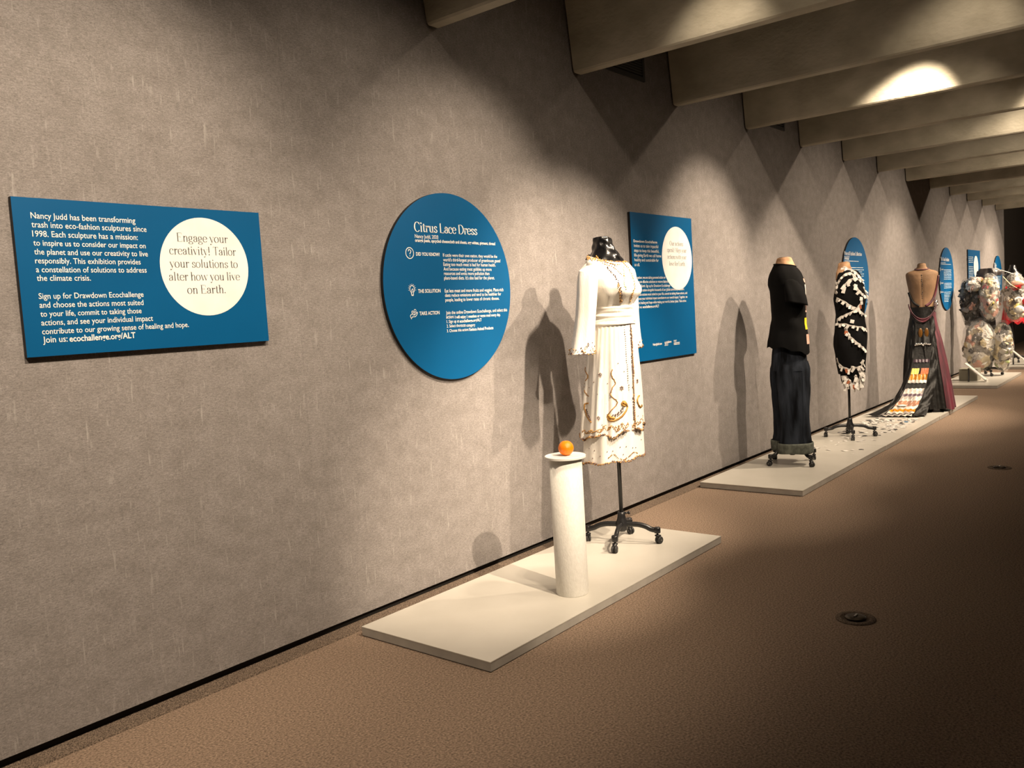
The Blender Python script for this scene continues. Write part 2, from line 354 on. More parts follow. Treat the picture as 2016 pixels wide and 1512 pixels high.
def smooth(P, n=5):
    out = []
    for i in range(len(P) - 1):
        p0, p1, p2, p3 = P[max(i - 1, 0)], P[i], P[i + 1], P[min(i + 2, len(P) - 1)]
        for k in range(n):
            t = k / n
            out.append(tuple(.5 * (2 * b + (c - a) * t + (2 * a - 5 * b + 4 * c - d) * t * t + (3 * b - a - 3 * c + d) * t ** 3) for a, b, c, d in zip(p0, p1, p2, p3)))
    return out + [P[-1]]
def stem(x, y0, y1, s0='b', s1='b'):
    r = [('l', [(x, y0), (x, y1)])]
    for y, s in ((y0, s0), (y1, s1)):
        if s == 'b': r.append(('h', [(x - .075, y), (x + .075, y)]))
        if s == 'l': r.append(('h', [(x - .09, y - .015), (x + .01, y)]))
        if s == 'r': r.append(('h', [(x, y), (x + .085, y)]))
    return r
X = .46
ARCH = lambda x: [('s', [(x, .30), (x + .09, .43), (x + .19, .46), (x + .27, .38), (x + .28, .26)]), ('l', [(x + .28, .28), (x + .28, 0)]), ('h', [(x + .205, 0), (x + .355, 0)])]
G = {
 'o': ([('l', arc(.23, .23, .195, .235, 0, 360, 24))], .5), 'c': ([('l', arc(.23, .23, .195, .235, 48, 318)), ('d', (.35, .37))], .44),
 'e': ([('l', arc(.23, .23, .195, .235, 8, 325, 20)), ('h', [(.045, .25), (.42, .25)])], .46),
 'a': ([('d', (.10, .35)), ('s', [(.08, .36), (.14, .45), (.24, .46), (.33, .38), (.34, .28)]), ('l', [(.34, .3), (.34, .05)]), ('h', [(.34, .03), (.44, .03)]), ('s', [(.34, .28), (.20, .24), (.08, .17), (.07, .08), (.14, .01), (.24, .01), (.34, .09)])], .47),
 'd': ([('l', arc(.22, .23, .185, .235, 0, 360, 24))] + stem(.40, 0, .70, 'r', 'l'), .53), 'f': ([('s', [(.15, 0), (.15, .2), (.15, .5), (.18, .64), (.28, .70)]), ('d', (.30, .66)), ('h', [(.03, .45), (.29, .45)]), ('h', [(.06, 0), (.25, 0)])], .31),
 'g': ([('l', arc(.20, .31, .14, .15, 0, 360, 20)), ('h', [(.31, .42), (.43, .45)]), ('s', [(.13, .18), (.07, .12), (.09, .06), (.25, .03), (.38, .0)]), ('l', arc(.21, -.10, .18, .10, 60, 400, 20))], .46),
 'h': (stem(.11, 0, .70, 'b', 'l') + ARCH(.11), .52), 'i': (stem(.12, 0, X, 'b', 'l') + [('d', (.12, .63))], .26),
 'k': (stem(.11, 0, .70, 'b', 'l') + [('t', [(.11, .18), (.36, .45)]), ('l', [(.20, .28), (.42, 0)]), ('h', [(.34, 0), (.48, 0)]), ('h', [(.28, .45), (.43, .45)])], .5),
 'l': (stem(.12, 0, .70, 'b', 'l'), .26), 'n': (stem(.11, 0, X, 'b', 'l') + ARCH(.11), .52), 'm': (stem(.11, 0, X, 'b', 'l') + ARCH(.11) + ARCH(.39), .8),
 'p': ([('l', arc(.28, .23, .185, .235, 0, 360, 24))] + stem(.11, -.21, X, 'b', 'l'), .53), 'r': (stem(.11, 0, X, 'b', 'l') + [('s', [(.11, .28), (.18, .42), (.28, .45)]), ('d', (.31, .41))], .38),
 's': ([('s', [(.32, .34), (.28, .43), (.18, .46), (.08, .37), (.13, .27), (.27, .19), (.33, .10), (.22, 0), (.10, .02), (.06, .13)])], .39),
 't': ([('s', [(.14, .60), (.14, .4), (.14, .1), (.20, .01), (.30, .06)]), ('h', [(.03, .45), (.29, .45)])], .32),
 'u': ([('s', [(.11, .46), (.11, .25), (.12, .08), (.21, 0), (.32, .03), (.38, .12)]), ('h', [(.02, .45), (.12, .455)])] + stem(.39, 0, X, 'r', 'l'), .53),
 'v': ([('l', [(.06, X), (.23, 0)]), ('t', [(.23, 0), (.38, X)]), ('h', [(-.01, .455), (.15, .455)]), ('h', [(.30, .455), (.45, .455)])], .45),
 'w': ([('l', [(.06, X), (.21, 0)]), ('t', [(.21, 0), (.35, X)]), ('l', [(.35, X), (.50, 0)]), ('t', [(.50, 0), (.64, X)]), ('h', [(-.01, .455), (.14, .455)]), ('h', [(.56, .455), (.71, .455)])], .7),
 'y': ([('l', [(.06, X), (.24, 0)]), ('t', [(.39, X), (.24, 0), (.17, -.17), (.08, -.20)]), ('d', (.08, -.17)), ('h', [(-.01, .455), (.15, .455)]), ('h', [(.31, .455), (.46, .455)])], .46),
 '!': ([('l', [(.12, .7), (.12, .2)]), ('d', (.12, .03))], .3), '.': ([('d', (.09, .03))], .22),
 'A': ([('t', [(.06, 0), (.30, .7)]), ('l', [(.30, .7), (.56, 0)]), ('h', [(.15, .24), (.46, .24)]), ('h', [(-.01, 0), (.15, 0)]), ('h', [(.46, 0), (.65, 0)])], .64),
 'C': ([('l', arc(.34, .35, .28, .355, 42, 318, 22)), ('t', [(.58, .70), (.58, .50)])], .64), 'D': (stem(.13, 0, .7) + [('l', arc(.28, .35, .34, .35, -90, 90, 18)), ('h', [(.1, .7), (.3, .7)]), ('h', [(.1, 0), (.3, 0)])], .7),
 'E': (stem(.13, 0, .7) + [('h', [(.1, .7), (.5, .7)]), ('h', [(.1, 0), (.53, 0)]), ('h', [(.1, .37), (.38, .37)]), ('t', [(.5, .7), (.5, .56)]), ('t', [(.53, 0), (.53, .16)]), ('t', [(.38, .45), (.38, .29)])], .6),
 'F': (stem(.13, 0, .7) + [('h', [(.1, .7), (.5, .7)]), ('h', [(.1, .37), (.38, .37)]), ('t', [(.5, .7), (.5, .56)]), ('t', [(.38, .45), (.38, .29)])], .55),
 'L': (stem(.13, 0, .7) + [('h', [(.1, 0), (.5, 0)]), ('t', [(.5, 0), (.5, .17)])], .56), 'O': ([('l', arc(.36, .35, .30, .355, 0, 360, 28))], .73),
 'P': (stem(.13, 0, .7) + [('l', arc(.28, .52, .2, .18, -90, 90, 14)), ('h', [(.1, .7), (.3, .7)]), ('h', [(.1, .34), (.3, .34)])], .53),
 'T': (stem(.30, 0, .7) + [('h', [(.04, .7), (.56, .7)]), ('t', [(.04, .7), (.04, .55)]), ('t', [(.56, .7), (.56, .55)])], .6), ' ': ([], .22)}
def serif_text(t, thick, thin):
    V, F = [], []; x = 0
    for ch in t:
        st, adv = G[ch]
        for kind, P in st:
            if kind == 'd':
                n = 8; b = len(V); V += [(x + P[0] + thick * .62 * math.cos(2 * PI * k / n), P[1] + thick * .62 * math.sin(2 * PI * k / n)) for k in range(n)]; F.append(tuple(range(b, b + n))); continue
            Q = smooth(P) if kind == 's' else P
            b = len(V)
            for i, p in enumerate(Q):
                a, c = Q[max(i - 1, 0)], Q[min(i + 1, len(Q) - 1)]
                dx, dy = c[0] - a[0], c[1] - a[1]; l = math.hypot(dx, dy) or 1; dx /= l; dy /= l
                wd = thin if kind in 'ht' else thin + (thick - thin) * abs(dy) ** 1.6
                V += [(x + p[0] - dy * wd / 2, p[1] + dx * wd / 2), (x + p[0] + dy * wd / 2, p[1] - dx * wd / 2)]
            for i in range(len(Q) - 1): F.append((b + 2 * i, b + 2 * i + 1, b + 2 * i + 3, b + 2 * i + 2))
        x += adv
    xs = [v[0] for v in V]
    return [(a, b, 0) for a, b in V], F, min(xs), max(xs)
def put(mb, res, x0, x1, z, ys, y):
    V, F, a, b = res; k = (x1 - x0) / (b - a)
    mb.add([(x0 + (p[0] - a) * k, y, z + p[1] * ys) for p in V], F)
def lines(L, parent, cx, yf, ys_r=None, names=('lettering', 'quote')):
    """L: (style, text, x0, x1, z); each style becomes its own flat printed part"""
    groups = {}
    for st, t, x0, x1, z in L:
        if st in 'rb': res = glyph_text(t, st == 'b')
        else: res = serif_text(t, .085 if st == 's' else .115, .018 if st == 's' else .030)
        k = (x1 - x0) / (res[3] - res[2])
        groups.setdefault('q' if st == 's' else st, []).append((res, x0 - cx, x1 - cx, z, k, st))
    for g, items in groups.items():
        mb = MB(); med = sorted(i[4] for i in items)[len(items) // 2]
        for res, x0, x1, z, k, st in items:
            ys = max(min(k * 1.12, med * 1.25), med * .8) if st in 'rb' else (k * 1.02 if st == 'S' else med * 1.06)
            put(mb, res, x0, x1, z, ys, yf)
        nm = {'q': 'quote_lettering', 'r': 'body_lettering', 'b': 'bold_lettering', 'S': 'title_lettering'}[g]
        mb.build(nm, M['grey_ink'] if g == 'q' else M['ink'], parent, z0=parent.location.z, label='grey serif lettering on the white disc' if g == 'q' else None, kind='stuff')
def plate(parent, pts, y0, y1, name, m, edge=None):
    n = len(pts); mb = MB(); mb.add([(x, y1, z) for x, z in pts], [tuple(range(n))]); o = mb.build(name, m, parent)
    if edge:
        mb = MB(); mb.add([(x, y0, z) for x, z in pts] + [(x, y1 + .0004, z) for x, z in pts], [tuple(reversed(range(n)))] + [(i, (i + 1) % n, n + (i + 1) % n, n + i) for i in range(n)] + [tuple(range(n, 2 * n))])
        mb.build(edge, M['board'], parent, label='black board edge')
    return o
circ = lambda x, z, r, n=72: [(x + r * math.cos(2 * PI * k / n), z + r * math.sin(2 * PI * k / n)) for k in range(n)]
def rect_sign(x0, x1, z0, z1, label, disc=None):
    e = empty('wall_sign', ((x0 + x1) / 2, 0, (z0 + z1) / 2), 0, label, 'sign', 'blue exhibition signs on the fabric wall')
    X, Z = (x1 - x0) / 2, (z1 - z0) / 2
    plate(e, [(-X, -Z), (X, -Z), (X, Z), (-X, Z)], -.001, -.020, 'face', M['blue'], 'board')
    if disc: plate(e, circ(disc[0] - e.location.x, disc[1] - e.location.z, disc[2]), 0, -.0206, 'white_disc', M['disc'])
    return e
def round_sign(x, z, r, label):
    e = empty('wall_sign', (x, 0, z), 0, label, 'sign', 'blue exhibition signs on the fabric wall')
    plate(e, circ(0, 0, r, 96), -.001, -.020, 'face', M['blue'], 'board'); return e
YF = -.0212
S1 = [('r', 'Nancy Judd has been transforming', 1.2413, 1.6041, 1.843), ('r', 'trash into eco-fashion sculptures since', 1.2410, 1.6441, 1.813), ('r', '1998. Each sculpture has a mission:', 1.2406, 1.6074, 1.782),
 ('r', 'to inspire us to consider our impact on', 1.2411, 1.6349, 1.752), ('r', 'the planet and use our creativity to live', 1.2408, 1.6404, 1.722), ('r', 'responsibly. This exhibition provides', 1.2409, 1.6096, 1.692),
 ('r', 'a constellation of solutions to address', 1.2406, 1.6298, 1.662), ('r', 'the climate crisis.', 1.2403, 1.4209, 1.633), ('r', 'Sign up for Drawdown Ecochallenge', 1.2405, 1.6092, 1.572), ('r', 'and choose the actions most suited', 1.2403, 1.6059, 1.542),
 ('r', 'to your life, commit to taking those', 1.2403, 1.5956, 1.512), ('r', 'actions, and see your individual impact', 1.2400, 1.6372, 1.482), ('r', 'contribute to our growing sense of healing and hope.', 1.2397, 1.7802, 1.452), ('r', 'Join us:', 1.2395, 1.3205, 1.423),
 ('b', 'ecochallenge.org/ALT', 1.3269, 1.5640, 1.422), ('s', 'Engage your', 1.7636, 1.9840, 1.782), ('s', 'creativity! Tailor', 1.7269, 2.0168, 1.732), ('s', 'your solutions to', 1.7237, 2.0201, 1.682), ('s', 'alter how you live', 1.7162, 2.0260, 1.632), ('s', 'on Earth.', 1.7867, 1.9539, 1.581)]
S2 = [('S', 'Citrus Lace Dress', 3.0459, 3.5265, 1.871), ('r', 'Nancy Judd, 2020', 3.0474, 3.2165, 1.839), ('b', 'orange peels, upcycled cheesecloth and sheets, egg whites, pigment, thread', 3.0471, 3.6727, 1.820), ('b', 'DID YOU KNOW?', 3.0473, 3.2188, 1.751),
 ('r', 'If cattle were their own nation, they would be the', 3.2432, 3.6837, 1.749), ('r', "world's third-largest producer of greenhouse gases!", 3.2425, 3.7096, 1.725), ('r', 'Eating too much meat is bad for human health.', 3.2421, 3.6657, 1.701), ('r', 'And because eating meat gobbles up more', 3.2411, 3.6281, 1.677),
 ('r', 'resources and emits more pollution than', 3.2415, 3.6076, 1.654), ('r', "plant-based diets. It's also bad for the planet.", 3.2406, 3.6498, 1.630), ('b', 'THE SOLUTION', 3.0444, 3.2075, 1.564), ('r', 'Eat less meat and more fruits and veggies. Plant-rich', 3.2396, 3.7205, 1.563),
 ('r', 'diets reduce emissions and tend to be healthier for', 3.2396, 3.6987, 1.540), ('r', 'people, leading to lower rates of chronic disease.', 3.2395, 3.6796, 1.516), ('b', 'TAKE ACTION', 3.0436, 3.1895, 1.452), ('r', 'Join the online Drawdown Ecochallenge, and select this', 3.2384, 3.7431, 1.449),
 ('r', 'action:', 3.2371, 3.2986, 1.4275), ('b', 'I will enjoy 1 meatless or vegan meal every day.', 3.3053, 3.6813, 1.425), ('r', '1. Sign up at', 3.2385, 3.3348, 1.4035), ('b', 'ecochallenge.org/ALT', 3.3394, 3.5176, 1.402), ('r', '2. Select the', 3.2371, 3.3372, 1.380),
 ('b', 'FOOD', 3.3417, 3.3856, 1.3785), ('r', 'category', 3.3911, 3.4618, 1.3775), ('r', '3. Choose this action:', 3.2361, 3.4067, 1.3555), ('b', 'Reduce Animal Products', 3.4123, 3.6129, 1.354)]
S3 = [('b', 'Drawdown Ecochallenge', 5.1792, 5.5126, 1.882), ('r', 'invites us to take impactful', 5.1805, 5.5254, 1.849), ('r', 'steps to keep this beautiful,', 5.1804, 5.5327, 1.816), ('r', 'life-giving Earth we call home', 5.1796, 5.5617, 1.783), ('r', 'healthy and sustainable for', 5.1801, 5.5228, 1.7505), ('r', 'us all.', 5.1786, 5.2492, 1.717),
 ('s', 'Our actions', 5.7002, 5.9132, 1.874), ('s', 'speak! Align your', 5.6586, 5.9614, 1.825), ('s', 'actions with your', 5.6582, 5.9568, 1.775), ('s', 'love for Earth.', 5.6825, 5.9345, 1.724), ('r', 'Together, we are taking personal action on', 5.1797, 5.6104, 1.6284),
 ('r', 'the most effective solutions to restore balance', 5.1798, 5.6506, 1.5985), ('r', 'for our Earth. Sign up for Drawdown Ecochallenge', 5.1798, 5.6768, 1.569), ('r', 'and take action alongside thousands of our global community members.', 5.1799, 5.9023, 1.5396),
 ('r', 'Choose actions most suited to your life, commit to taking those actions, and', 5.18, 5.9447, 1.5094), ('r', 'witness your individual impact contribute to our overall impact. Together, we', 5.18, 5.9465, 1.4804), ('r', 'share healing and hope while making our world a better place. Take action', 5.1791, 5.9228, 1.4505),
 ('r', 'with us:', 5.1774, 5.2515, 1.422), ('b', 'ecochallenge.org/ALT', 5.2628, 5.4995, 1.4216), ('b', 'NancyJudd.com', 5.3839, 5.5155, 1.1475), ('b', 'ecochallenge', 5.5568, 5.6617, 1.154), ('r', '2021', 5.5551, 5.6081, 1.1355), ('b', 'PROJECT', 5.6988, 5.7443, 1.157)]
s1 = rect_sign(1.185, 2.141, 1.377, 1.912, 'wide blue wall sign nearest the camera with a white quote disc', (1.8766, 1.6854, .192)); lines(S1, s1, s1.location.x, YF)
s2 = round_sign(3.299, 1.592, .4864, 'round blue wall sign titled Citrus Lace Dress, left of the white dress'); lines(S2, s2, s2.location.x, YF)
s3 = rect_sign(5.148, 6.065, 1.046, 2.090, 'upright blue wall sign with white disc behind the white dress', (5.812, 1.780, .236)); lines(S3, s3, s3.location.x, YF)
def ribbon(path, wd, y, cx, cz, name, parent, closed=False, m=None):
    mb = MB(); V = []
    n = len(path)
    for i, p in enumerate(path):
        a = path[(i - 1) % n] if closed else path[max(i - 1, 0)]; b = path[(i + 1) % n] if closed else path[min(i + 1, n - 1)]
        dx, dz = b[0] - a[0], b[1] - a[1]; l = math.hypot(dx, dz) or 1
        V += [(p[0] - cx - dz / l * wd / 2, y, p[1] - cz + dx / l * wd / 2), (p[0] - cx + dz / l * wd / 2, y, p[1] - cz - dx / l * wd / 2)]
    F = [(2 * i, 2 * i + 1, (2 * i + 3) % (2 * n), (2 * i + 2) % (2 * n)) for i in range(n if closed else n - 1)]
    mb.add(V, F); return mb
def icons(e, x, zs, sc_=1.0):
    cx, cz = e.location.x, e.location.z
    mb = MB()
    def rb(path, wd=.0035, closed=False):
        r = ribbon([(x + p[0] * sc_, z + p[1] * sc_) for p in path], wd, YF, cx, cz, '', e, closed); mb.add(r.v, r.f)
    z = zs[0]; rb(circ(0, 0, .027, 28), .004, True); rb(smooth([(-.009, .008), (-.006, .016), (.003, .016), (.009, .009), (.004, .001), (0, -.006)]), .004); rb([(0, -.012), (0, -.016)], .004)
    z = zs[1]; rb(arc(0, .004, .016, .018, -60, 240, 20)); rb([(.008, -.012), (.006, -.028)]); rb([(-.008, -.012), (-.006, -.028)]); rb([(-.006, -.026), (.006, -.026)], .006)
    rb(smooth([(-.004, -.02), (-.006, -.006), (.004, .006), (.007, -.004), (.0, -.012)]), .003)
    for k in range(9):
        a = math.radians(-10 + 200 * k / 8); rb([(.022 * math.cos(a), .004 + .022 * math.sin(a)), (.027 * math.cos(a), .004 + .027 * math.sin(a))], .0025)
    z = zs[2]; rb(smooth([(-.026, -.008), (-.014, .0), (-.004, -.004), (.006, -.004), (.022, .008), (.026, .004), (.012, -.012), (-.010, -.014), (-.02, -.024)])); rb([(-.026, -.008), (-.018, -.026)])
    rb(circ(.010, .016, .007, 14), .003, True); rb(circ(-.008, .010, .006, 14), .003, True); rb([(.002, -.002), (.004, .010)], .003)
    mb.build('icons', M['ink'], e, kind='stuff')
icons(s2, 3.0035, (1.7625, 1.579, 1.459))
MB().box((5.6975 - s3.location.x, -.0214, 1.1325 - 1.568), (5.789 - s3.location.x, -.0206, 1.1500 - 1.568)).build('logo_box', M['label_w'], s3)
mb = MB(); put(mb, glyph_text('DRAWDOWN', True), 5.701 - s3.location.x, 5.7855 - s3.location.x, 1.1365 - 1.568, .0135, -.0218); mb.build('logo_lettering', M['blue'], s3, label='blue lettering in the pale logo box')
rt = random.Random(5)
def fakelines(mb, x0, x1, z, h, e, bold=False):
    """illegibly small print: word length dashes"""
    x = x0; cx, cz = e.location.x, e.location.z
    while x < x1 - .01:
        l = min(rt.uniform(.014, .05), x1 - x)
        mb.add([(x - cx, YF, z - cz), (x + l - cx, YF, z - cz), (x + l - cx, YF, z + h - cz), (x - cx, YF, z + h - cz)], [(0, 1, 2, 3)]); x += l + .007
def small_print(e, rows, h=.0055):
    mb = MB()
    for x0, x1, z in rows: fakelines(mb, x0, x1, z, h, e)
    mb.build('small_print', M['ink'], e, kind='stuff')
s4 = round_sign(10.13, 1.6, .4864, 'round blue wall sign titled Price of Fashion Collection behind the label dress')
lines([('S', 'Price of Fashion Collection', 9.7268, 10.3573, 1.879), ('r', 'Nancy Judd, 2019', 9.7244, 9.9007, 1.849), ('b', 'garment labels', 9.7227, 9.8811, 1.829)], s4, 10.13, YF)
small_print(s4, [(9.73, 10.247, 1.811)] + [(9.95, 10.40 + .05 * math.sin(k * 2.3), 1.739 - .0245 * k) for k in range(7)] + [(9.95, 10.42, 1.56), (9.95, 10.45, 1.535), (9.95, 10.40, 1.51)] + [(9.95, 10.45, 1.44 - .024 * k) for k in range(4)])
icons(s4, 9.79, (1.745, 1.56, 1.44))
s5 = round_sign(14.70, 1.6, .4864, 'narrow looking round blue wall sign between the gown and bag costume')
lines([('S', 'The Trash Fashion', 14.292, 14.857, 1.876), ('b', 'DID YOU KNOW?', 14.285, 14.455, 1.736), ('b', 'THE SOLUTION', 14.285, 14.445, 1.527), ('b', 'TAKE ACTION', 14.285, 14.43, 1.389)], s5, 14.70, YF)
small_print(s5, [(14.29, 14.62, 1.844), (14.29, 15.0, 1.823)] + [(14.49, 15.0, 1.737 - .0241 * k) for k in range(7)] + [(14.487, 15.01, 1.527 - .0241 * k) for k in range(4)] + [(14.48, 14.96 - .03 * k, 1.389 - .0241 * k) for k in range(7)])
icons(s5, 14.245, (1.745, 1.535, 1.397))
s6 = rect_sign(16.30, 17.33, 1.046, 2.095, 'small far upright blue wall sign with a white disc above the bag costume', (16.965, 1.80, .20))
small_print(s6, [(16.34, 16.72, 1.965 - .03 * k) for k in range(4)] + [(16.34, 16.72, 1.80 - .029 * k) for k in range(7)] + [(16.34, 17.2, 1.56 - .029 * k) for k in range(6)], .008)
s7 = round_sign(19.10, 1.6, .44, 'farthest round blue wall sign near the dark end of the wall')
lines([('S', 'Tide', 18.70, 18.94, 1.80)], s7, 19.10, YF); small_print(s7, [(18.70, 19.04, 1.775)] + [(18.9, 19.4, 1.70 - .025 * k) for k in range(10)])

# ------------------------------------------------------------------ pedestal and orange
PZ = .045
e = empty('pedestal', (3.316, -.680, PZ), 0, 'slim white cylindrical pedestal with a thin disc top on the near platform', 'pedestal')
MB().lathe([(.079, .0005), (.080, .003), (.080, .672)], n=64).build('column', M['textured_white'], e, True)
MB().lathe([(.098, .672), (.1005, .674), (.1005, .683), (.099, .685)], n=64).build('disc_top', M['white'], e)
OZ = PZ + .685
e = empty('orange', (3.312, -.690, OZ), 0, 'round orange fruit on the white pedestal disc', 'fruit')
rows = []
for j in range(25):
    a = PI * j / 24; rr = .0375 * math.sin(a) + 1e-4; z = .0365 - .0365 * math.cos(a)
    if j >= 22: z -= .0006 * (j - 21)
    rows.append([(rr * math.cos(2 * PI * k / 36), rr * math.sin(2 * PI * k / 36), z) for k in range(36)])
MB().grid(rows, True, True, True).build('peel', M['orange'], e, True)
MB().lathe([(.0035, .0705), (.0025, .0722), (.001, .0726)], n=8).build('stem_button', M['t_green'], e, True, label='small green stem button')

# ------------------------------------------------------------------ dress form stands
def caster(parent, x, y, ang, r=.021):
    c = MB(); ca, sa = math.cos(ang), math.sin(ang)
    Mr = Matrix.Translation((x, y, 0)) @ Matrix.Rotation(ang, 4, 'Z')
    c.lathe([(.006, .075), (.006, .055), (.016, .052), (.016, .046), (.005, .043)], n=12, M=Mr)
    c.box((-.020, -.010, .026), (.004, .010, .050), Mr)
    o = c.build('caster', M['iron'], parent, True, z0=0)
    for s in (-1, 1):
        Mw = Mr @ Matrix.Translation((-.012, s * .009, r)) @ Matrix.Rotation(PI / 2, 4, 'X')
        MB().lathe([(.004, -.006), (r * .93, -.006), (r, -.003), (r, .003), (r * .93, .006), (.004, .006)], n=20, M=Mw).build('wheel', M['rubber'], o, True)
    MB().tube([Mr @ Vector((-.012, -.019, r)), Mr @ Vector((-.012, .019, r))], .0035, 8).build('axle', M['steel'], o)
def stand(parent, rz, R=.205, poletop=.62, hub=True, knob=None, flat=False):
    """four curved cast legs with casters, tapered hub and pole; z measured from platform"""
    for k in range(4):
        a = rz + k * PI / 2; d = Vector((math.cos(a), math.sin(a), 0))
        if flat: prof = [(0, .135), (.06, .135), (.12, .125), (.16, .105), (.185, .085), (R, .082)]
        else: prof = [(0, .112), (.05, .113), (.10, .111), (.14, .101), (.17, .086), (R - .012, .081), (R, .080)]
        L = MB().tube([d * r + Vector((0, 0, z)) for r, z in smooth(prof, 3)], .0135, 10, 1.15)
        L.lathe([(.017, .064), (.019, .067), (.019, .094), (.016, .098)], c=(d.x * R, d.y * R, 0), n=16)
        o = L.build('leg', M['iron'], parent, True)
        caster(parent, d.x * R, d.y * R, a * 1.7 + .6)
    if hub:
        MB().lathe([(.020, .070), (.034, .082), (.036, .12), (.026, .145), (.023, .165), (.022, .185), (.018, .187)], n=24).build('hub', M['iron'], parent, True)
        if knob is not None:
            k = MB(); d = Vector((math.cos(knob), math.sin(knob), 0)); k.tube([d * .015 + Vector((0, 0, .178)), d * .042 + Vector((0, 0, .178))], .006, 8); k.tube([d * .04 + Vector((0, 0, .178)), d * .05 + Vector((0, 0, .178))], .010, 8)
            k.build('height_knob', M['iron'], parent, True)
            MB().box((.03, -.012, .098), (.062, .012, .135), Matrix.Rotation(knob, 4, 'Z')).build('pedal', M['iron'], parent)
    MB().tube([(0, 0, .08), (0, 0, poletop)], .0118, 16).build('pole', M['iron'], parent, True)

class Surf:
    """elliptic garment surface: rows (z, a, b, cx, cy, tilt) from top to bottom, folds f(t, z)"""
    def __init__(s, rows, fold=None):
        rows = sorted(rows, key=lambda r: r[0]); s.z = [r[0] for r in rows]; s.r = np.array([list(r[1:]) + [0] * (6 - len(r)) for r in rows], float); s.fold = fold
    def par(s, z): return [np.interp(z, s.z, s.sm(k)) for k in range(5)]
    def sm(s, k): return s.r[:, k]
    def pt(s, t, z, off=0):
        a, b, cx, cy, ti = s.par(z); f = 1 + (s.fold(t, z) if s.fold else 0); sn = math.sin(t)
        return Vector((cx + (a * f + off) * math.cos(t), cy + (b * f + off) * sn, z + ti * sn))
    def mesh(s, z0, z1, nt=96, nz=40, off=0, hem=None, t0=0, t1=2 * PI):
        full = abs(t1 - t0 - 2 * PI) < 1e-6; rows = []
        for j in range(nz + 1):
            row = []
            for i in range(nt if full else nt + 1):
                t = t0 + (t1 - t0) * i / nt; b = z1 + (hem(t) if hem else 0); z = z0 + (b - z0) * j / nz
                row.append(s.pt(t, z, off))
            rows.append(row)
        return MB().grid(rows, full)
    def near(s, sv, z, svec, nvec, off=.002):
        """point on the side turned to the viewer at horizontal offset sv"""
        best = None
        for i in range(180):
            t = 2 * PI * i / 180; p = s.pt(t, z, off); a, b, cx, cy, ti = s.par(z)
            nrm = Vector((math.cos(t) / a, math.sin(t) / b, 0))
            if nrm.dot(nvec) > 0.0: continue
            d = abs(p.x * svec.x + p.y * svec.y - sv)
            if best is None or d < best[0]: best = (d, t)
        return s.pt(best[1], z, off), best[1]
def sample(path, step):
    P = [Vector((a, b)) for a, b in path]; out = []
    for i in range(len(P) - 1):
        n = max(1, int((P[i + 1] - P[i]).length / step))
        out += [tuple(P[i].lerp(P[i + 1], k / n)) for k in range(n)]
    return out + [tuple(P[-1])]
def frame(P, rz):
    n = Vector((P[0] - CAM.x, P[1] - CAM.y, 0)).normalized(); s = Vector((n.y, -n.x, 0)); R = Matrix.Rotation(-rz, 3, 'Z')
    return R @ s, R @ n

# ------------------------------------------------------------------ 1. citrus lace dress
P1 = (4.197, -.43); rz1 = 0.0; SV, NV = frame(P1, rz1)
f1 = empty('dress_form', (*P1, PZ), rz1, 'black dress form with four casters inside the ivory beaded dress', 'dress form')
stand(f1, math.radians(20), .208, 1.2, True, math.radians(-50))
rg = random.Random(3)
nk = Surf([(1.50, .10, .09, 0, .0), (1.66, .15, .10, 0, .01), (1.70, .115, .095, 0, .025), (1.735, .088, .088, 0, .030), (1.765, .066, .070, 0, .032), (1.80, .056, .060, 0, .036), (1.83, .052, .054, 0, .038), (1.842, .049, .050, 0, .038, .006), (1.846, .030, .032, 0, .038)],
          lambda t, z: .07 * math.sin(3 * t + 38 * z) * math.sin(70 * z + 2 * t) + .04 * math.sin(7 * t - 50 * z))
MB_ = nk.mesh(1.846, 1.5, 72, 44); MB_.f.append(tuple(range(72))); MB_.build('neck_cover', M['satin'], f1, True, 'crumpled black satin neck cover', z0=PZ)
MB().lathe([(.03, .9), (.12, 1.0), (.10, 1.3), (.12, 1.55 - PZ)], n=20).build('torso', M['satin'], f1, True)
d1 = empty('dress', (*P1, PZ), rz1, 'long sleeved ivory dress with orange peel bead embroidery, beside the pedestal', 'dress')
bod = Surf([(1.752, .084, .082, 0, .030, .030), (1.722, .100, .093, 0, .026, .028), (1.712, .135, .098, 0, .018, .02), (1.695, .165, .102, 0, .012, .01), (1.66, .185, .112, 0, .004), (1.60, .190, .130, 0, -.004), (1.545, .182, .150, 0, -.012), (1.51, .172, .150, 0, -.012), (1.475, .155, .132, 0, -.006), (1.44, .140, .116, 0, 0), (1.40, .136, .114, 0, 0)],
           lambda t, z: (.018 * math.sin(11 * t + 8 * z) + .012 * math.sin(5 * t - 20 * z)) * max(0, min(1, (1.60 - z) / .1)) + .07 * max(0, 1 - abs(z - 1.53) / .08) * (math.exp(-((t - math.radians(245)) / .33) ** 2) + math.exp(-((t - math.radians(295)) / .33) ** 2)))
bod.mesh(1.722, 1.41, 96, 36).build('bodice', M['ivory'], d1, True, z0=PZ)
sash = Surf([(1.46, .146, .123), (1.44, .143, .120), (1.40, .143, .119), (1.36, .150, .124), (1.335, .157, .129)], lambda t, z: .022 * math.sin(150 * z + 1.3 * math.sin(2 * t)) + .012 * math.sin(270 * z + 3 * math.sin(t * 1.0 + 1)))
sash.mesh(1.458, 1.335, 96, 40, hem=lambda t: .004 * math.sin(3 * t)).build('sash', M['ivory'], d1, True, z0=PZ, label='wide pleated waist sash')
def fo(t, z):
    g = max(0, min(1, (1.34 - z) / .4)); return g * (.036 * math.sin(8 * t + .6) + .022 * math.sin(15 * t + 1.1) + .010 * math.sin(27 * t)) + .012 * math.sin(34 * t) * (1 - g)
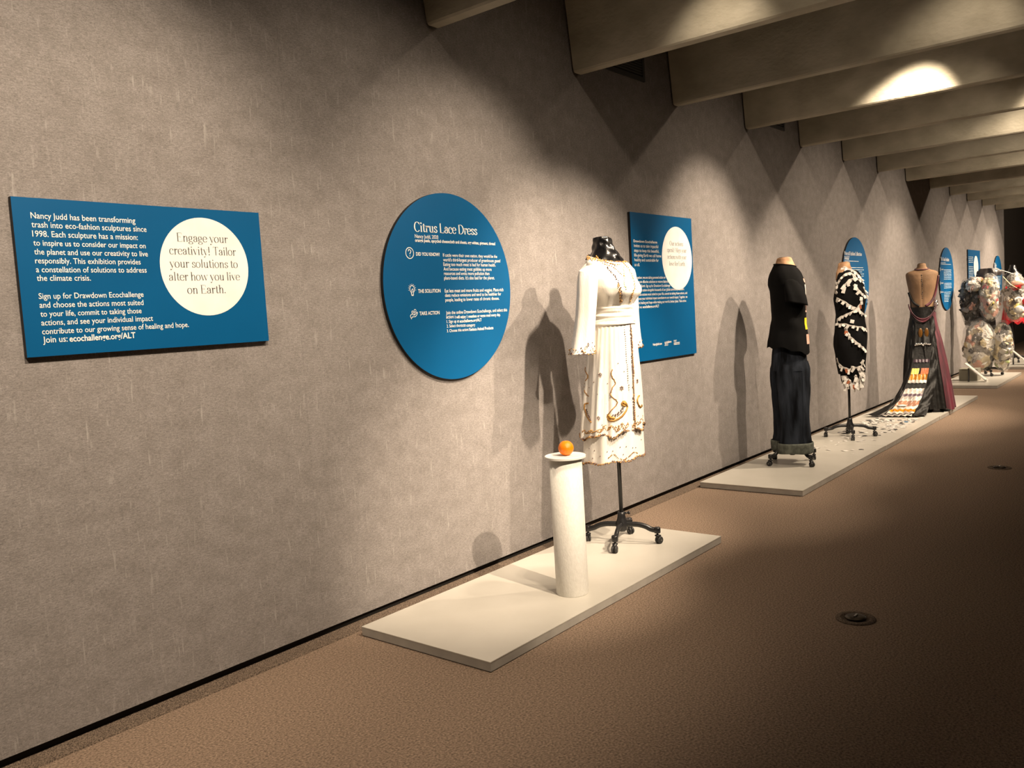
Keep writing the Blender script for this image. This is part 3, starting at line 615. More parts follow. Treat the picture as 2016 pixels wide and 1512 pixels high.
over = Surf([(1.37, .146, .118), (1.30, .158, .126), (1.20, .172, .134, 0, .004), (1.05, .190, .146, 0, .010), (.90, .204, .157, 0, .020), (.78, .214, .165, 0, .028), (.66, .224, .172, 0, .034)], fo)
hem1 = lambda t: .010 * math.sin(6 * t + .4) + .007 * math.sin(11 * t) + .018 * math.cos(t - math.radians(300))
over.mesh(1.36, .715, 200, 56, hem=hem1).build('overskirt', M['ivory'], d1, True, z0=PZ)
under = Surf([(1.0, .18, .14, 0, .01), (.80, .198, .152, 0, .024), (.65, .206, .158, 0, .030), (.53, .212, .162, 0, .034)], lambda t, z: .030 * math.sin(7 * t + 2) + .016 * math.sin(13 * t))
hem2 = lambda t: .006 * math.sin(7 * t) + .010 * math.cos(t - math.radians(300))
under.mesh(.95, .556, 160, 30, hem=hem2).build('underskirt', M['ivory'], d1, True, z0=PZ)
def sleeve(sx, name='sleeve'):
    C = [(.165, .010, 1.690), (.190, .012, 1.655), (.212, .015, 1.60), (.226, .018, 1.50), (.238, .024, 1.40), (.250, .032, 1.30), (.262, .038, 1.22), (.264, .040, 1.19)]
    C = smooth(C, 4); R = np.interp(range(len(C)), [0, 4, 8, 16, 20, len(C) - 1], [.045, .060, .060, .058, .062, .074]); rows = []
    for i, c in enumerate(C):
        row = []
        for k in range(40):
            t = 2 * PI * k / 40; r = R[i] * (1 + (.05 * math.sin(5 * t + i * .06) + .04 * math.sin(3 * t + 1)) * min(1, i / 8)); dz = (.45 if i > 3 else 1.0) * .30 * r * math.cos(t) * (1 if i < 4 else .6)
            row.append((sx * (c[0] + r * math.cos(t) * (1 if i > 2 else .8)), c[1] + r * .98 * math.sin(t), c[2] - dz * (.5 if i > 4 else 1)))
        rows.append(row)
    o = MB().grid(rows, True).build(name, M['ivory'], d1, True, z0=PZ)
    b = MB(); g = MB()
    for rr, (ring, dens) in enumerate(((rows[-1], 46), (rows[-3], 34), (rows[-5], 16))):
        for k in range(dens):
            q = rg.random() * 40; a = Vector(ring[int(q) % 40]); c2 = Vector(ring[(int(q) + 1) % 40]); p = a.lerp(c2, q % 1)
            cx_, cy_ = sx * C[-1][0], C[-1][1]; dd = Vector((p.x - cx_, p.y - cy_, 0)).normalized(); p += dd * .002; p.z += rg.uniform(-.008, .010) * (1 + rr)
            (b if rg.random() < .5 else g).oct(p, rg.uniform(.0032, .0058))
    b.build('dark_beads', M['bead_dark'], o, z0=PZ, kind='stuff'); g.build('gold_beads', M['bead_gold'], o, z0=PZ, kind='stuff')
    if sx < 0:
        fl = MB(); c0 = Vector((-.300, -.025, 1.238))
        for k in range(6): fl.oct(c0 + Vector((.007 * math.cos(k * PI / 3) * .8, -.004, .008 * math.sin(k * PI / 3))), .0042)
        fl.build('flower', M['bead_dark'], o, z0=PZ)
sleeve(-1); sleeve(1)
def edge_beads(surf, zf, hemf, n, name, par, z_sp=.005, off=.003):
    b = MB(); g = MB()
    for k in range(n):
        t = rg.random() * 2 * PI; p = surf.pt(t, zf + (hemf(t) if hemf else 0) + rg.uniform(-z_sp, z_sp), off)
        (b if k % 2 else g).oct(p, rg.uniform(.0030, .0056))
    b.build('dark_' + name, M['bead_dark'], par, z0=PZ, kind='stuff'); g.build('gold_' + name, M['bead_gold'], par, z0=PZ, kind='stuff')
edge_beads(over, .715, hem1, 760, 'hem_beads', d1); edge_beads(under, .556, hem2, 760, 'lower_hem_beads', d1)
# neckline beads
b = MB(); g = MB()
for k in range(420):
    t = rg.random() * 2 * PI; z = 1.722 - rg.uniform(.000, .020) * (.5 + .5 * rg.random()); p = bod.pt(t, z, .002); (b if k % 3 == 0 else g).oct(p, rg.uniform(.003, .0055))
b.build('neckline_beads', M['bead_dark'], d1, z0=PZ, kind='stuff'); g.build('neckline_gold', M['bead_gold'], d1, z0=PZ, kind='stuff')
def beadline(surf, path, step, name, m, r=.0026, par=None, jit=0):
    mb = MB()
    for s_, z in sample(path, step):
        p, t = surf.near(s_ + rg.uniform(-jit, jit), z + rg.uniform(-jit, jit), SV, NV, .002); mb.oct(p, r * 1.45 * rg.uniform(.8, 1.3))
    mb.build(name, m, par or d1, z0=PZ, kind='stuff')
def cord(surf, path, r, name, m, par=None):
    pts = [surf.near(s_, z, SV, NV, .0015)[0] for s_, z in sample(smooth(path, 4), .006)]
    MB().tube(pts, r * 1.3, 5).build(name, m, par or d1, True, z0=PZ)
beadline(bod, [(-.059, 1.716), (-.028, 1.686), (.017, 1.667), (.061, 1.625), (.079, 1.61)], .009, 'yoke_beads', M['bead_gold'], .003, jit=.002)
beadline(bod, [(-.013, 1.662), (.011, 1.633), (.030, 1.608), (.045, 1.575), (.055, 1.542), (.060, 1.504), (.059, 1.465)], .007, 'placket_beads', M['bead_dark'], .003, jit=.003)
beadline(bod, [(.045, 1.565), (.050, 1.53), (.053, 1.49), (.051, 1.462), (.062, 1.468)], .005, 'placket_gold', M['bead_gold'], .003, jit=.004)
beadline(bod, [(.075, 1.71), (.109, 1.654), (.128, 1.611), (.136, 1.573), (.138, 1.536), (.128, 1.509), (.110, 1.465)], .006, 'far_placket_beads', M['bead_gold'], .003, jit=.003)
beadline(bod, [(.082, 1.67), (.082, 1.614), (.080, 1.564), (.090, 1.533)], .006, 'center_motif', M['t_green'], .0025, jit=.003)
beadline(bod, [(-.07, 1.735), (-.04, 1.712), (-.005, 1.692), (.035, 1.678), (.066, 1.684)], .006, 'inner_yoke_beads', M['bead_gold'], .0032, jit=.004)
beadline(bod, [(-.05, 1.722), (-.02, 1.70), (.01, 1.683), (.045, 1.668)], .010, 'inner_yoke_dark', M['bead_dark'], .0028, jit=.005)
beadline(over, [(.066, 1.332), (.071, 1.266), (.072, 1.18), (.074, 1.07), (.077, .976), (.080, .909)], .012, 'skirt_dots', M['bead_dark'], .0025)
beadline(over, [(.102, 1.336), (.106, 1.269), (.106, 1.18), (.105, 1.07), (.103, .927), (.101, .809), (.102, .738)], .0055, 'front_border_beads', M['bead_dark'], .003, jit=.0015)
beadline(over, [(.105, 1.336), (.109, 1.269), (.109, 1.18), (.108, 1.07), (.106, .927), (.104, .809), (.105, .738)], .006, 'front_border_gold', M['bead_gold'], .0034, jit=.0015)
cord(over, [(-.011, 1.089), (-.018, 1.056), (.004, 1.013), (-.014, .985), (-.027, .953), (-.019, .933), (.006, .908), (.002, .885), (-.023, .862), (-.047, .835)], .0022, 'vine', M['lace'])
cord(over, [(-.168, 1.102), (-.165, 1.078), (-.152, 1.049), (-.172, 1.017), (-.176, .979), (-.168, .95), (-.153, .937)], .0022, 'vine', M['lace'])
cord(over, [(-.047, .835), (-.051, .816), (-.030, .798), (.012, .808), (.046, .835), (.062, .868), (.047, .902), (.033, .888), (.052, .876)], .0048, 'paisley', M['bead_gold'])
cord(over, [(-.047, .835), (-.035, .818), (-.01, .812)], .0065, 'paisley', M['bead_gold'])
cord(over, [(.040, .893), (.050, .895), (.056, .882)], .007, 'paisley', M['bead_gold'])
cord(over, [(.138, .921), (.124, .908), (.128, .869), (.146, .850), (.148, .862)], .0045, 'paisley', M['bead_gold'])
cord(over, [(-.155, .897), (-.178, .891), (-.180, .865), (-.172, .831), (-.160, .807), (-.145, .792)], .0035, 'paisley', M['lace'])
beadline(over, [(-.024, .824), (.004, .837), (.034, .860), (.051, .873)], .007, 'paisley_beads', M['bead_dark'], .0034, jit=.004)
beadline(over, [(-.020, .817), (.012, .828), (.040, .850)], .008, 'paisley_beads', M['bead_dark'], .003, jit=.002)
beadline(over, [(-.172, .86), (-.160, .825), (-.148, .805)], .007, 'paisley_beads', M['bead_dark'], .003, jit=.002)
for s_, z in ((-.076, 1.062), (.039, .979), (.128, 1.006), (-.102, .818)):
    p, t = over.near(s_, z, SV, NV, .003); mb = MB(); pk = MB()
    tv = Vector((-math.sin(t), math.cos(t), 0))
    for k in range(6):
        q = p + tv * .0065 * math.cos(k * PI / 3) + Vector((0, 0, .0065 * math.sin(k * PI / 3))); mb.oct(q, .0038)
        q = p + tv * .011 * math.cos((k + .5) * PI / 3) + Vector((0, 0, .011 * math.sin((k + .5) * PI / 3))); pk.oct(q, .0036)
    f = mb.build('flower', M['bead_dark'], d1, z0=PZ); pk.build('petals', M['pink'], f, z0=PZ)
mb = MB()
for s_, z in ((.021, 1.12), (-.041, 1.009), (-.148, .987), (-.10, .953), (-.058, .895), (.071, .81), (-.086, .777), (.055, 1.071), (.113, 1.066), (.122, .806), (-.12, 1.02), (-.03, .93), (.09, .90)): mb.oct(over.near(s_, z, SV, NV, .002)[0], .0035)
mb.build('scattered_beads', M['bead_dark'], d1, z0=PZ, kind='stuff')
mb = MB()
for s_, z in ((-.164, .638), (-.136, .628), (-.104, .598), (-.063, .623), (-.032, .624), (.014, .642), (.049, .641), (.084, .629), (.10, .623), (.136, .658), (.026, .598), (-.146, .583)): mb.oct(under.near(s_, z, SV, NV, .002)[0], .004)
mb.build('lower_scattered_beads', M['bead_dark'], d1, z0=PZ, kind='stuff')
beadline(under, smooth([(-.055, .588), (-.026, .604), (.001, .580), (.034, .568), (.063, .587), (.087, .602), (.11, .588)], 4), .006, 'wave_beads', M['lace'], .0028)
cv = [(-.20, .735), (-.175, .722), (-.16, .742), (-.142, .732), (-.113, .747), (-.095, .735), (-.074, .769), (-.060, .742), (-.045, .762), (-.018, .757), (0, .735), (.02, .775), (.042, .745), (.060, .775), (.070, .750), (.079, .739), (.10, .765), (.125, .758), (.142, .783), (.155, .762)]
beadline(over, smooth(cv, 4), .0045, 'curl_border', M['lace'], .0030, jit=.0015); beadline(over, smooth([(a + .012, z + .006) for a, z in cv[:-1]], 4), .008, 'curl_border_gold', M['bead_gold'], .003, jit=.003)

# ------------------------------------------------------------------ 2. t-shirt and jeans figure
P2 = (6.95, -.42); rz2 = math.radians(38); SV, NV = frame(P2, rz2)
def L2W(dv, rz): return dv
f2 = empty('dress_form', (*P2, PZ), rz2, 'wheeled form with worn tan neck wearing the black t-shirt and jeans', 'dress form')
stand(f2, math.radians(150) - rz2, .225, 1.0, True, None, True)
nk = Surf([(1.60, .12, .09), (1.675, .115, .085, 0, .01), (1.70, .095, .078, 0, .012), (1.725, .078, .070, 0, .014), (1.75, .066, .062, 0, .014), (1.768, .060, .056, 0, .014), (1.772, .045, .042, 0, .014)], lambda t, z: .03 * math.sin(5 * t + 40 * z))
m_ = nk.mesh(1.772, 1.60, 48, 20); m_.f.append(tuple(range(48))); m_.build('neck', M['tan'], f2, True, 'worn tan cloth neck', z0=PZ)
MB().lathe([(.05, .85), (.13, 1.0), (.11, 1.2), (.14, 1.5), (.10, 1.6)], n=20).build('torso', M['tan'], f2, True)
ts = empty('t_shirt', (*P2, PZ), rz2, 'plain backed black short sleeve t-shirt with bright front print, above the jeans', 't-shirt')
tee = Surf([(1.712, .085, .076, 0, .012, .016), (1.700, .100, .086, 0, .012, .014), (1.675, .130, .102, 0, .012, .005), (1.64, .158, .122, 0, .012), (1.60, .178, .136, 0, .010), (1.55, .195, .144, 0, .006), (1.50, .205, .138, 0, -.002), (1.38, .198, .134, 0, -.004), (1.26, .192, .130, 0, -.004), (1.18, .198, .140, 0, 0), (1.08, .208, .156, 0, .006), (1.00, .214, .162, 0, .008), (.94, .216, .164, 0, .008)],
           lambda t, z: (.022 * math.sin(6 * t + 7 * z) + .02 * math.sin(9 * t - 9 * z) * max(0, 1.5 - z)) + .03 * max(0, 1 - abs(z - 1.22) / .12) * math.sin(3 * t + 30 * z))
tee.mesh(1.703, 1.00, 110, 50, hem=lambda t: .035 * math.sin(t) + .008 * math.sin(3 * t) - .008 * math.sin(7 * t)).build('body', M['black_knit'], ts, True, z0=PZ)
def tsleeve(sx):
    C = smooth([(.085, .008, 1.645), (.122, .006, 1.605), (.158, .0, 1.54), (.188, -.008, 1.46), (.200, -.012, 1.385)], 4); rows = []
    for i, c in enumerate(C):
        r = np.interp(i, [0, 5, 12, len(C) - 1], [.025, .072, .086, .090])
        rows.append([(sx * (c[0] + r * .62 * math.cos(2 * PI * k / 36) * (1 + .08 * math.sin(4 * PI * k / 18 + i * .3))), c[1] + r * math.sin(2 * PI * k / 36), c[2] + .02 * math.sin(2 * PI * k / 36) - (.0 if i > 6 else (6 - i) * .008) * math.cos(2 * PI * k / 36)) for k in range(36)])
    MB().grid(rows, True).build('sleeve', M['black_knit'], ts, True, z0=PZ, thick=.002)
tsleeve(-1); tsleeve(1)
MB().tube([tee.pt(2 * PI * k / 40, 1.703, .001) for k in range(41)], .006, 6).build('collar', M['black_knit'], ts, True, z0=PZ)
def patch(surf, t0, t1, z0, z1, name, m, par, off=.003, nt=6, nz=6):
    rows = [[surf.pt(t0 + (t1 - t0) * i / nt, z0 + (z1 - z0) * j / nz, off) for i in range(nt + 1)] for j in range(nz + 1)]
    return MB().grid(rows).build(name, m, par, True, z0=PZ)
rd = math.radians
for (a0, a1, z0, z1, m) in ((238, 300, 1.555, 1.585, 't_pink'), (236, 262, 1.40, 1.535, 't_white'), (235, 250, 1.31, 1.40, 't_pink'), (250, 290, 1.30, 1.39, 't_white'), (232, 255, 1.17, 1.265, 'yellow'), (255, 300, 1.16, 1.25, 't_red'), (234, 252, 1.05, 1.13, 't_pink'), (255, 300, 1.05, 1.12, 't_white'), (262, 300, 1.42, 1.52, 't_yellow')):
    patch(tee, rd(a0 - 12), rd(a1), z1, z0, 'printed_graphic', M[m], ts)
for k in range(5): patch(tee, rd(222 + 3.2 * k), rd(223.4 + 3.2 * k), 1.385, 1.325, 'printed_letter_stroke', M['t_dark'], ts, .004, 1, 3)
jn = empty('jeans', (*P2, PZ), rz2, 'dark blue denim jeans with rolled pale cuffs below the black t-shirt', 'jeans')
hip = Surf([(1.06, .155, .122), (.98, .165, .134, 0, .004), (.90, .175, .140, 0, .004), (.84, .190, .146, 0, .0)], lambda t, z: .012 * math.sin(7 * t + 9 * z))
hip.mesh(1.06, .835, 72, 12).build('seat', M['denim'], jn, True, z0=PZ)
for sx in (-1, 1):
    lg = Surf([(.92, .080, .120, sx * .088, 0), (.85, .092, .134, sx * .093, 0), (.70, .093, .130, sx * .095, 0), (.55, .092, .124, sx * .096, 0), (.40, .090, .120, sx * .097, 0), (.28, .090, .122, sx * .098, 0), (.21, .094, .132, sx * .098, 0), (.18, .098, .138, sx * .098, 0)],
              lambda t, z: .03 * math.sin(4 * t + 12 * z) + .022 * math.sin(9 * t - 22 * z) + .03 * math.sin(45 * z + t) * max(0, (.45 - z)))
    lo = lg.mesh(.91, .205, 60, 44).build('leg', M['denim'], jn, True, z0=PZ)
    cf_ = Surf([(.235, .099, .139, sx * .098), (.225, .103, .143, sx * .098), (.165, .102, .142, sx * .098), (.14, .098, .138, sx * .098)], lambda t, z: .022 * math.sin(5 * t + 2))
    cf_.mesh(.235, .150, 60, 8, hem=lambda t: .004 * math.sin(3 * t)).build('cuff', M['denim_in'], lo, True, z0=PZ, label='rolled grey cuff', thick=.004)
    MB().tube([lg.pt(rd(200 if sx < 0 else -20), z, .001) for z in np.linspace(.88, .22, 24)], .0022, 5).build('side_seam', M['denim'], lo, z0=PZ)

# ------------------------------------------------------------------ 3. label dress
P3 = (8.45, -.43); P3c = (8.455, -.455); rz3 = math.radians(18); SV, NV = frame(P3c, rz3)
f3 = empty('dress_form', (*P3, PZ), rz3, 'black wheeled dress form with tan neck under the label wrapped dress', 'dress form')
stand(f3, math.radians(24) - rz3, .222, .72, True, None)
MB().tube([(-.014, 0, .40), (.014, 0, .40)], .004, 6).build('collar_pin', M['iron'], f3)
nk = Surf([(1.58, .12, .09), (1.655, .085, .075, -.02, .01), (1.69, .062, .060, -.018, .012), (1.725, .054, .052, -.016, .014), (1.748, .050, .050, -.016, .014, -.004), (1.752, .03, .03, -.016, .014)], lambda t, z: .05 * math.sin(4 * t + 1))
m_ = nk.mesh(1.752, 1.58, 40, 14); m_.f.append(tuple(range(40))); m_.build('neck', M['tan'], f3, True, 'tan cardboard coloured neck', z0=PZ)
MB().lathe([(.03, .5), (.10, .8), (.09, 1.2), (.10, 1.5)], n=18).build('torso', M['black_cloth'], f3, True)
d3 = empty('dress', (*P3c, PZ), rz3, 'black dress wrapped in ribbons of white garment labels, above scattered scraps', 'dress')
bd = Surf([(1.68, .080, .070, 0, .01, .01), (1.655, .125, .090, 0, .006), (1.62, .155, .105), (1.56, .165, .120), (1.48, .165, .138, 0, -.004), (1.40, .160, .146, 0, -.008), (1.32, .145, .135, 0, -.006), (1.24, .138, .128), (1.14, .150, .140), (1.03, .162, .150), (.95, .164, .150), (.82, .155, .138), (.72, .148, .126), (.60, .138, .112), (.50, .130, .105)],
          lambda t, z: .03 * math.sin(5 * t + 14 * z) + .022 * math.sin(8 * t - 17 * z))
bd.mesh(1.675, .70, 90, 70, hem=lambda t: -.03 + .06 * max(0, math.cos(t - rd(230))) ** 8).build('body', M['black_cloth'], d3, True, z0=PZ)
bd.mesh(.74, .60, 30, 12, t0=rd(120), t1=rd(215), off=-.004).build('lower_flap', M['black_cloth'], d3, True, z0=PZ)
fr = bd.mesh(.74, .545, 40, 14, t0=rd(212), t1=rd(330), off=-.008, hem=lambda t: .03 * math.sin(9 * t)); fr.build('lining', M['foil'], d3, True, z0=PZ, label='crinkled silver grey lining of the lower hem')
rl = random.Random(11); nlab = 0
lab_me = {}
for key, m in (('w', 'label_w'), ('g', 'label_g'), ('o', 'label_o')):
    me = bpy.data.meshes.new('garment_label')
    V = [(-.5, 0, -1), (.5, 0, -1), (.52, -.08, -.5), (-.48, -.06, -.5), (.5, 0, 0), (-.5, 0, 0)]
    V += [(x, y + .03, z) for x, y, z in V]
    me.from_pydata(V, [], [(0, 1, 2, 3), (3, 2, 4, 5), (9, 8, 7, 6), (11, 10, 8, 9), (0, 6, 7, 1), (4, 10, 11, 5)]); me.materials.append(M[m]); lab_me[key] = me
def ribbon_on(surf, path, wd, name='label_ribbon', step=.028, hang=1.0, big=1.0):
    global nlab
    pts = []
    for s_, z in sample(smooth(path, 4), .012):
        p, t = surf.near(s_, z, SV, NV, .004); pts.append((p, t))
    rows = []
    for i, (p, t) in enumerate(pts):
        a, b = pts[max(i - 1, 0)][0], pts[min(i + 1, len(pts) - 1)][0]; d = (b - a).normalized(); nr = Vector((math.cos(t), math.sin(t), 0)); u = nr.cross(d).normalized()
        wv = wd * (1 + .25 * math.sin(i * 1.7)); rows.append([p - u * wv / 2 + nr * .002, p + u * wv / 2 + nr * .005])
    o = MB().grid(rows).build(name, M['ribbon'], d3, True, z0=PZ, thick=.001)
    acc = 0
    for i in range(1, len(pts)):
        acc += (pts[i][0] - pts[i - 1][0]).length
        if acc > step and nlab < 290:
            acc = 0; p, t = pts[i]; nlab += 1
            l = bpy.data.objects.new('garment_label', lab_me[rl.choice('wwwwwwwwwwwggo')]); col.objects.link(l); l.parent = o
            nr = Vector((math.cos(t), math.sin(t), 0)); l.location = (p + nr * .008 - Vector((0, 0, PZ)))
            l.rotation_euler = (rl.uniform(-.6, .2), rl.uniform(-.7, .7), t + PI / 2 + rl.uniform(-.4, .4))
            l.scale = (rl.uniform(.018, .032) * big, .02, rl.uniform(.02, .042) * hang * big)
for path, wd, h in (([(-.085, 1.679), (-.036, 1.690), (.014, 1.668), (.055, 1.640), (.095, 1.593), (.12, 1.555)], .022, 1), ([(-.110, 1.491), (-.082, 1.57), (-.021, 1.63), (.021, 1.631), (.062, 1.587), (.112, 1.548)], .020, .9),
        ([(-.055, 1.49), (-.045, 1.513), (.003, 1.565), (.045, 1.58), (.06, 1.57)], .022, 1.2), ([(.044, 1.526), (.084, 1.46), (.125, 1.421)], .024, 1.1), ([(.127, 1.502), (.140, 1.45), (.15, 1.41), (.155, 1.345)], .022, 1),
        ([(-.112, 1.408), (-.045, 1.368), (.005, 1.328), (.055, 1.298), (.12, 1.239), (.14, 1.21)], .018, 1), ([(.108, 1.395), (.09, 1.332), (.046, 1.281), (-.022, 1.248), (-.105, 1.207), (-.110, 1.161)], .018, 1),
        ([(-.115, 1.152), (-.05, 1.154), (.026, 1.131), (.101, 1.114), (.14, 1.093)], .018, 1), ([(-.043, 1.121), (-.002, 1.028), (.064, .961), (.13, .894)], .026, 1),
        ([(-.125, .831), (-.103, .765), (-.044, .726), (-.002, .716)], .024, 1.2), ([(-.001, .743), (.058, .732), (.10, .758), (.108, .804)], .024, 1.2), ([(-.105, 1.45), (-.118, 1.50), (-.105, 1.56)], .02, 1.2)):
    ribbon_on(bd, path, wd, hang=h)
for path in ([(-.088, .640), (-.05, .650), (-.02, .61), (0, .575), (.018, .545)], [(.018, .545), (.06, .555), (.10, .60), (.112, .68)], [(-.085, .60), (-.05, .575), (-.02, .555)], [(.03, .66), (.05, .62), (.045, .57)], [(.07, .71), (.08, .65), (.075, .60)], [(.10, .72), (.09, .66)], [(-.06, .625), (-.045, .585)]):
    ribbon_on(bd, path, .026, 'hem_ribbon', .020, 1.4, 1.15)
for (s_, z, w_, h_) in ((-.038, 1.481, .034, .062), (.064, 1.497, .030, .055), (.026, 1.165, .036, .034), (.105, 1.375, .034, .036)):
    p, t = bd.near(s_, z, SV, NV, .012); l = bpy.data.objects.new('large_label', lab_me['w']); col.objects.link(l); l.parent = d3
    l.location = p - Vector((0, 0, PZ - .03)); l.rotation_euler = (-.1, .25, t + PI / 2); l.scale = (w_, .02, h_)

# scraps on the platform
scr = {}
for key, m in (('w', 'label_w'), ('g', 'label_g'), ('k', 'label_k'), ('b', 'blue')):
    me = bpy.data.meshes.new('paper_scrap'); V = [(-.5, -.35, .0), (0, -.4, .12), (.5, -.3, .02), (.48, .35, .0), (.02, .4, .14), (-.5, .33, .03)]; V += [(x, y, z + .03) for x, y, z in V]
    me.from_pydata(V, [], [(0, 5, 4, 1), (1, 4, 3, 2), (7, 10, 11, 6), (8, 9, 10, 7)] + [(i, (i + 1) % 6, (i + 1) % 6 + 6, i + 6) for i in range(6)]); me.materials.append(M[m]); scr[key] = me
rs = random.Random(7)
for k in range(230):
    if k < 195: x = rs.gauss(9.45, .38); y = rs.uniform(-.74, -.22)
    else: x = rs.uniform(7.5, 8.9); y = rs.uniform(-.74, -.30)
    if x > 10.08 or x < 7.4 or (abs(x - 8.034) < .04): continue
    if (x - 8.45) ** 2 + (y + .43) ** 2 < .004: continue
    kind = rs.choice('wwwwwwwggkkk') if k != 40 else 'b'
    o = bpy.data.objects.new('paper_scrap', scr[kind]); col.objects.link(o); o.location = (x, y, PZ + .0006); o.rotation_euler = (0, 0, rs.uniform(0, 2 * PI)); s_ = rs.uniform(.03, .068); o.scale = (s_, s_ * rs.uniform(.5, 1), s_ * rs.uniform(.25, .8))
    tag(o, {'w': 'white paper scrap lying on the platform below the label dress', 'g': 'grey paper scrap lying on the platform below the label dress', 'k': 'black curled scrap lying on the platform below the label dress', 'b': 'single blue scrap lying on the platform below the label dress'}[kind], 'scrap', {'w': 'white scraps', 'g': 'grey scraps', 'k': 'black scraps', 'b': 'blue scrap'}[kind] + ' strewn on the platform')

# ------------------------------------------------------------------ 4. backless gown
P4 = (10.72, -.58); rz4 = math.radians(103.5); SV, NV = frame(P4, rz4)
f4 = empty('dress_form', (*P4, PZ), rz4, 'tan cloth torso form seen from behind wearing the backless maroon gown', 'dress form')
stand(f4, .4, .19, 1.0, True, None)
tor = Surf([(1.10, .125, .095), (1.20, .120, .092), (1.30, .124, .095), (1.40, .138, .102), (1.50, .155, .108), (1.57, .166, .106), (1.62, .172, .096), (1.645, .165, .078, 0, .004), (1.66, .135, .066, 0, .006), (1.672, .092, .058, 0, .008), (1.69, .058, .050, 0, .008), (1.72, .047, .045, 0, .008), (1.745, .045, .043, 0, .008), (1.75, .03, .03, 0, .008)],
           lambda t, z: .03 * math.exp(-((t - PI * .32) / .3) ** 2) * max(0, 1 - abs(z - 1.52) / .12) + .03 * math.exp(-((t - PI * .68) / .3) ** 2) * max(0, 1 - abs(z - 1.52) / .12) - .05 * math.exp(-((t - PI / 2) / .10) ** 2) * (1 if z < 1.64 else 0))
m_ = tor.mesh(1.75, 1.10, 80, 60); m_.f.append(tuple(range(80))); m_.build('torso', M['tan_form'], f4, True, z0=PZ)
mb = MB()
for k in range(13): mb.sph(tor.pt(PI / 2 + rl.uniform(-.03, .03), 1.61 - k * .0215, .0025), .0062 * rl.uniform(.6, 1.2), 6, 4, (.7, .5, 1.5))
mb.build('back_lacing', M['t_dark'], f4, True, 'dark lacing down the spine', z0=PZ)
g4 = empty('gown', (*P4, PZ), rz4, 'backless maroon and black evening gown with a long film panelled train', 'gown')
MB().tube([tor.pt(2 * PI * k / 30, 1.688 - .014 * math.sin(2 * PI * k / 30 + 0), .004) for k in range(31)], .0075, 8).build('halter_collar', M['maroon'], g4, True, z0=PZ)
# side edges of open back down to waist
for sx in (-1, 1):
    a0 = 90 - sx * 60
    pts = [tor.pt(rd(a), z, .006) for a, z in ((90 - sx * 78, 1.60), (90 - sx * 76, 1.50), (90 - sx * 72, 1.42), (90 - sx * 60, 1.35), (90 - sx * 40, 1.29), (90 - sx * 15, 1.255))]
    if sx > 0: pts = pts[2:]
    MB().tube([tuple(p) for p in smooth([tuple(p) for p in pts], 4)], .014, 8).build('back_edging', M['maroon'] if sx < 0 else M['blackshim'], g4, True, z0=PZ)
side = Surf([(1.42, .141, .105), (1.30, .128, .10), (1.20, .126, .098), (1.10, .133, .105), (1.0, .15, .12)])
fr = side.mesh(1.42, 1.08, 60, 16, t0=rd(160), t1=rd(380), off=.004); fr.build('bodice', M['maroon'], g4, True, z0=PZ)
side.mesh(1.245, 1.05, 80, 12, off=.006).build('waistband', M['blackshim'], g4, True, z0=PZ)
# cowl hanging in a V behind
rows = []
for j in range(9):
    v = j / 8; rows.append([(p[0], p[1] + .008 * math.sin(v * PI * 3), p[2] - .05 * v * (1 - abs(i - 10) / 14)) for i, p in enumerate([(.145 * math.cos(rd(-a)) * (-1), .112 + .055 * math.sin(rd(a)) , 1.29 - .175 * math.sin(rd(a)) ** 1.4) for a in np.linspace(2, 178, 21)])])
MB().grid(rows).build('cowl_drape', M['maroon'], g4, True, z0=PZ, thick=.006)
skf = lambda t, z: (.05 * math.sin(12 * t + 1) + .035 * math.sin(21 * t)) * min(1, max(0, (1.05 - z) / .4))
sk = Surf([(1.12, .140, .112), (1.0, .160, .135, .0, .01), (.85, .185, .17, -.008, .03), (.60, .215, .21, -.02, .05), (.35, .240, .25, -.035, .07), (.085, .262, .28, -.05, .08)], skf)
sk.mesh(1.12, .085, 190, 50, t0=rd(-70), t1=rd(205)).build('skirt', M['blackshim'], g4, True, z0=PZ, label='black shimmering back skirt')
sk.mesh(1.18, .075, 170, 50, t0=rd(135), t1=rd(292), off=.004, hem=lambda t: .012 * math.sin(9 * t)).build('overlay', M['maroon'], g4, True, z0=PZ, label='maroon satin skirt side')
TP = smooth([(.0, .125, 1.12), (.0, .165, .95), (.01, .225, .75), (.035, .31, .55), (.085, .41, .36), (.155, .52, .20), (.225, .63, .105), (.285, .76, .060)], 6)
TW = np.interp(range(len(TP)), np.linspace(0, len(TP) - 1, 8), [.075, .080, .088, .10, .112, .128, .150, .175])
def train(off, w0, w1, i0, i1, lift=0.0, n=10, bump=.0):
    rows = []
    for i in range(i0, i1 + 1):
        c = Vector(TP[i]); a = Vector(TP[max(i - 1, 0)]); b = Vector(TP[min(i + 1, len(TP) - 1)]); d = (b - a).normalized(); nr = d.cross(Vector((1, 0, 0))).normalized()
        if nr.y < 0 and nr.z < 0: nr = -nr
        rows.append([c + Vector((w0 + (w1 - w0) * k / n, 0, 0)) * TW[i] / .1 * .1 + Vector(((w0 + (w1 - w0) * k / n) * 0, 0, 0)) + nr * (off + bump * math.sin(k * 2.1 + i * 1.3)) + Vector((0, 0, lift)) for k in range(n + 1)])
    return MB().grid([[Vector((TP[i0 + j][0] + (w0 + (w1 - w0) * k / n) * TW[i0 + j], p.y, max(p.z, PZ + .003))) for k, p in enumerate(r)] for j, r in enumerate(rows)])
NT = len(TP) - 1
train(-.004, -1.0, 1.0, 0, NT, n=16).build('train_backing', M['blackshim'], g4, True, z0=PZ)
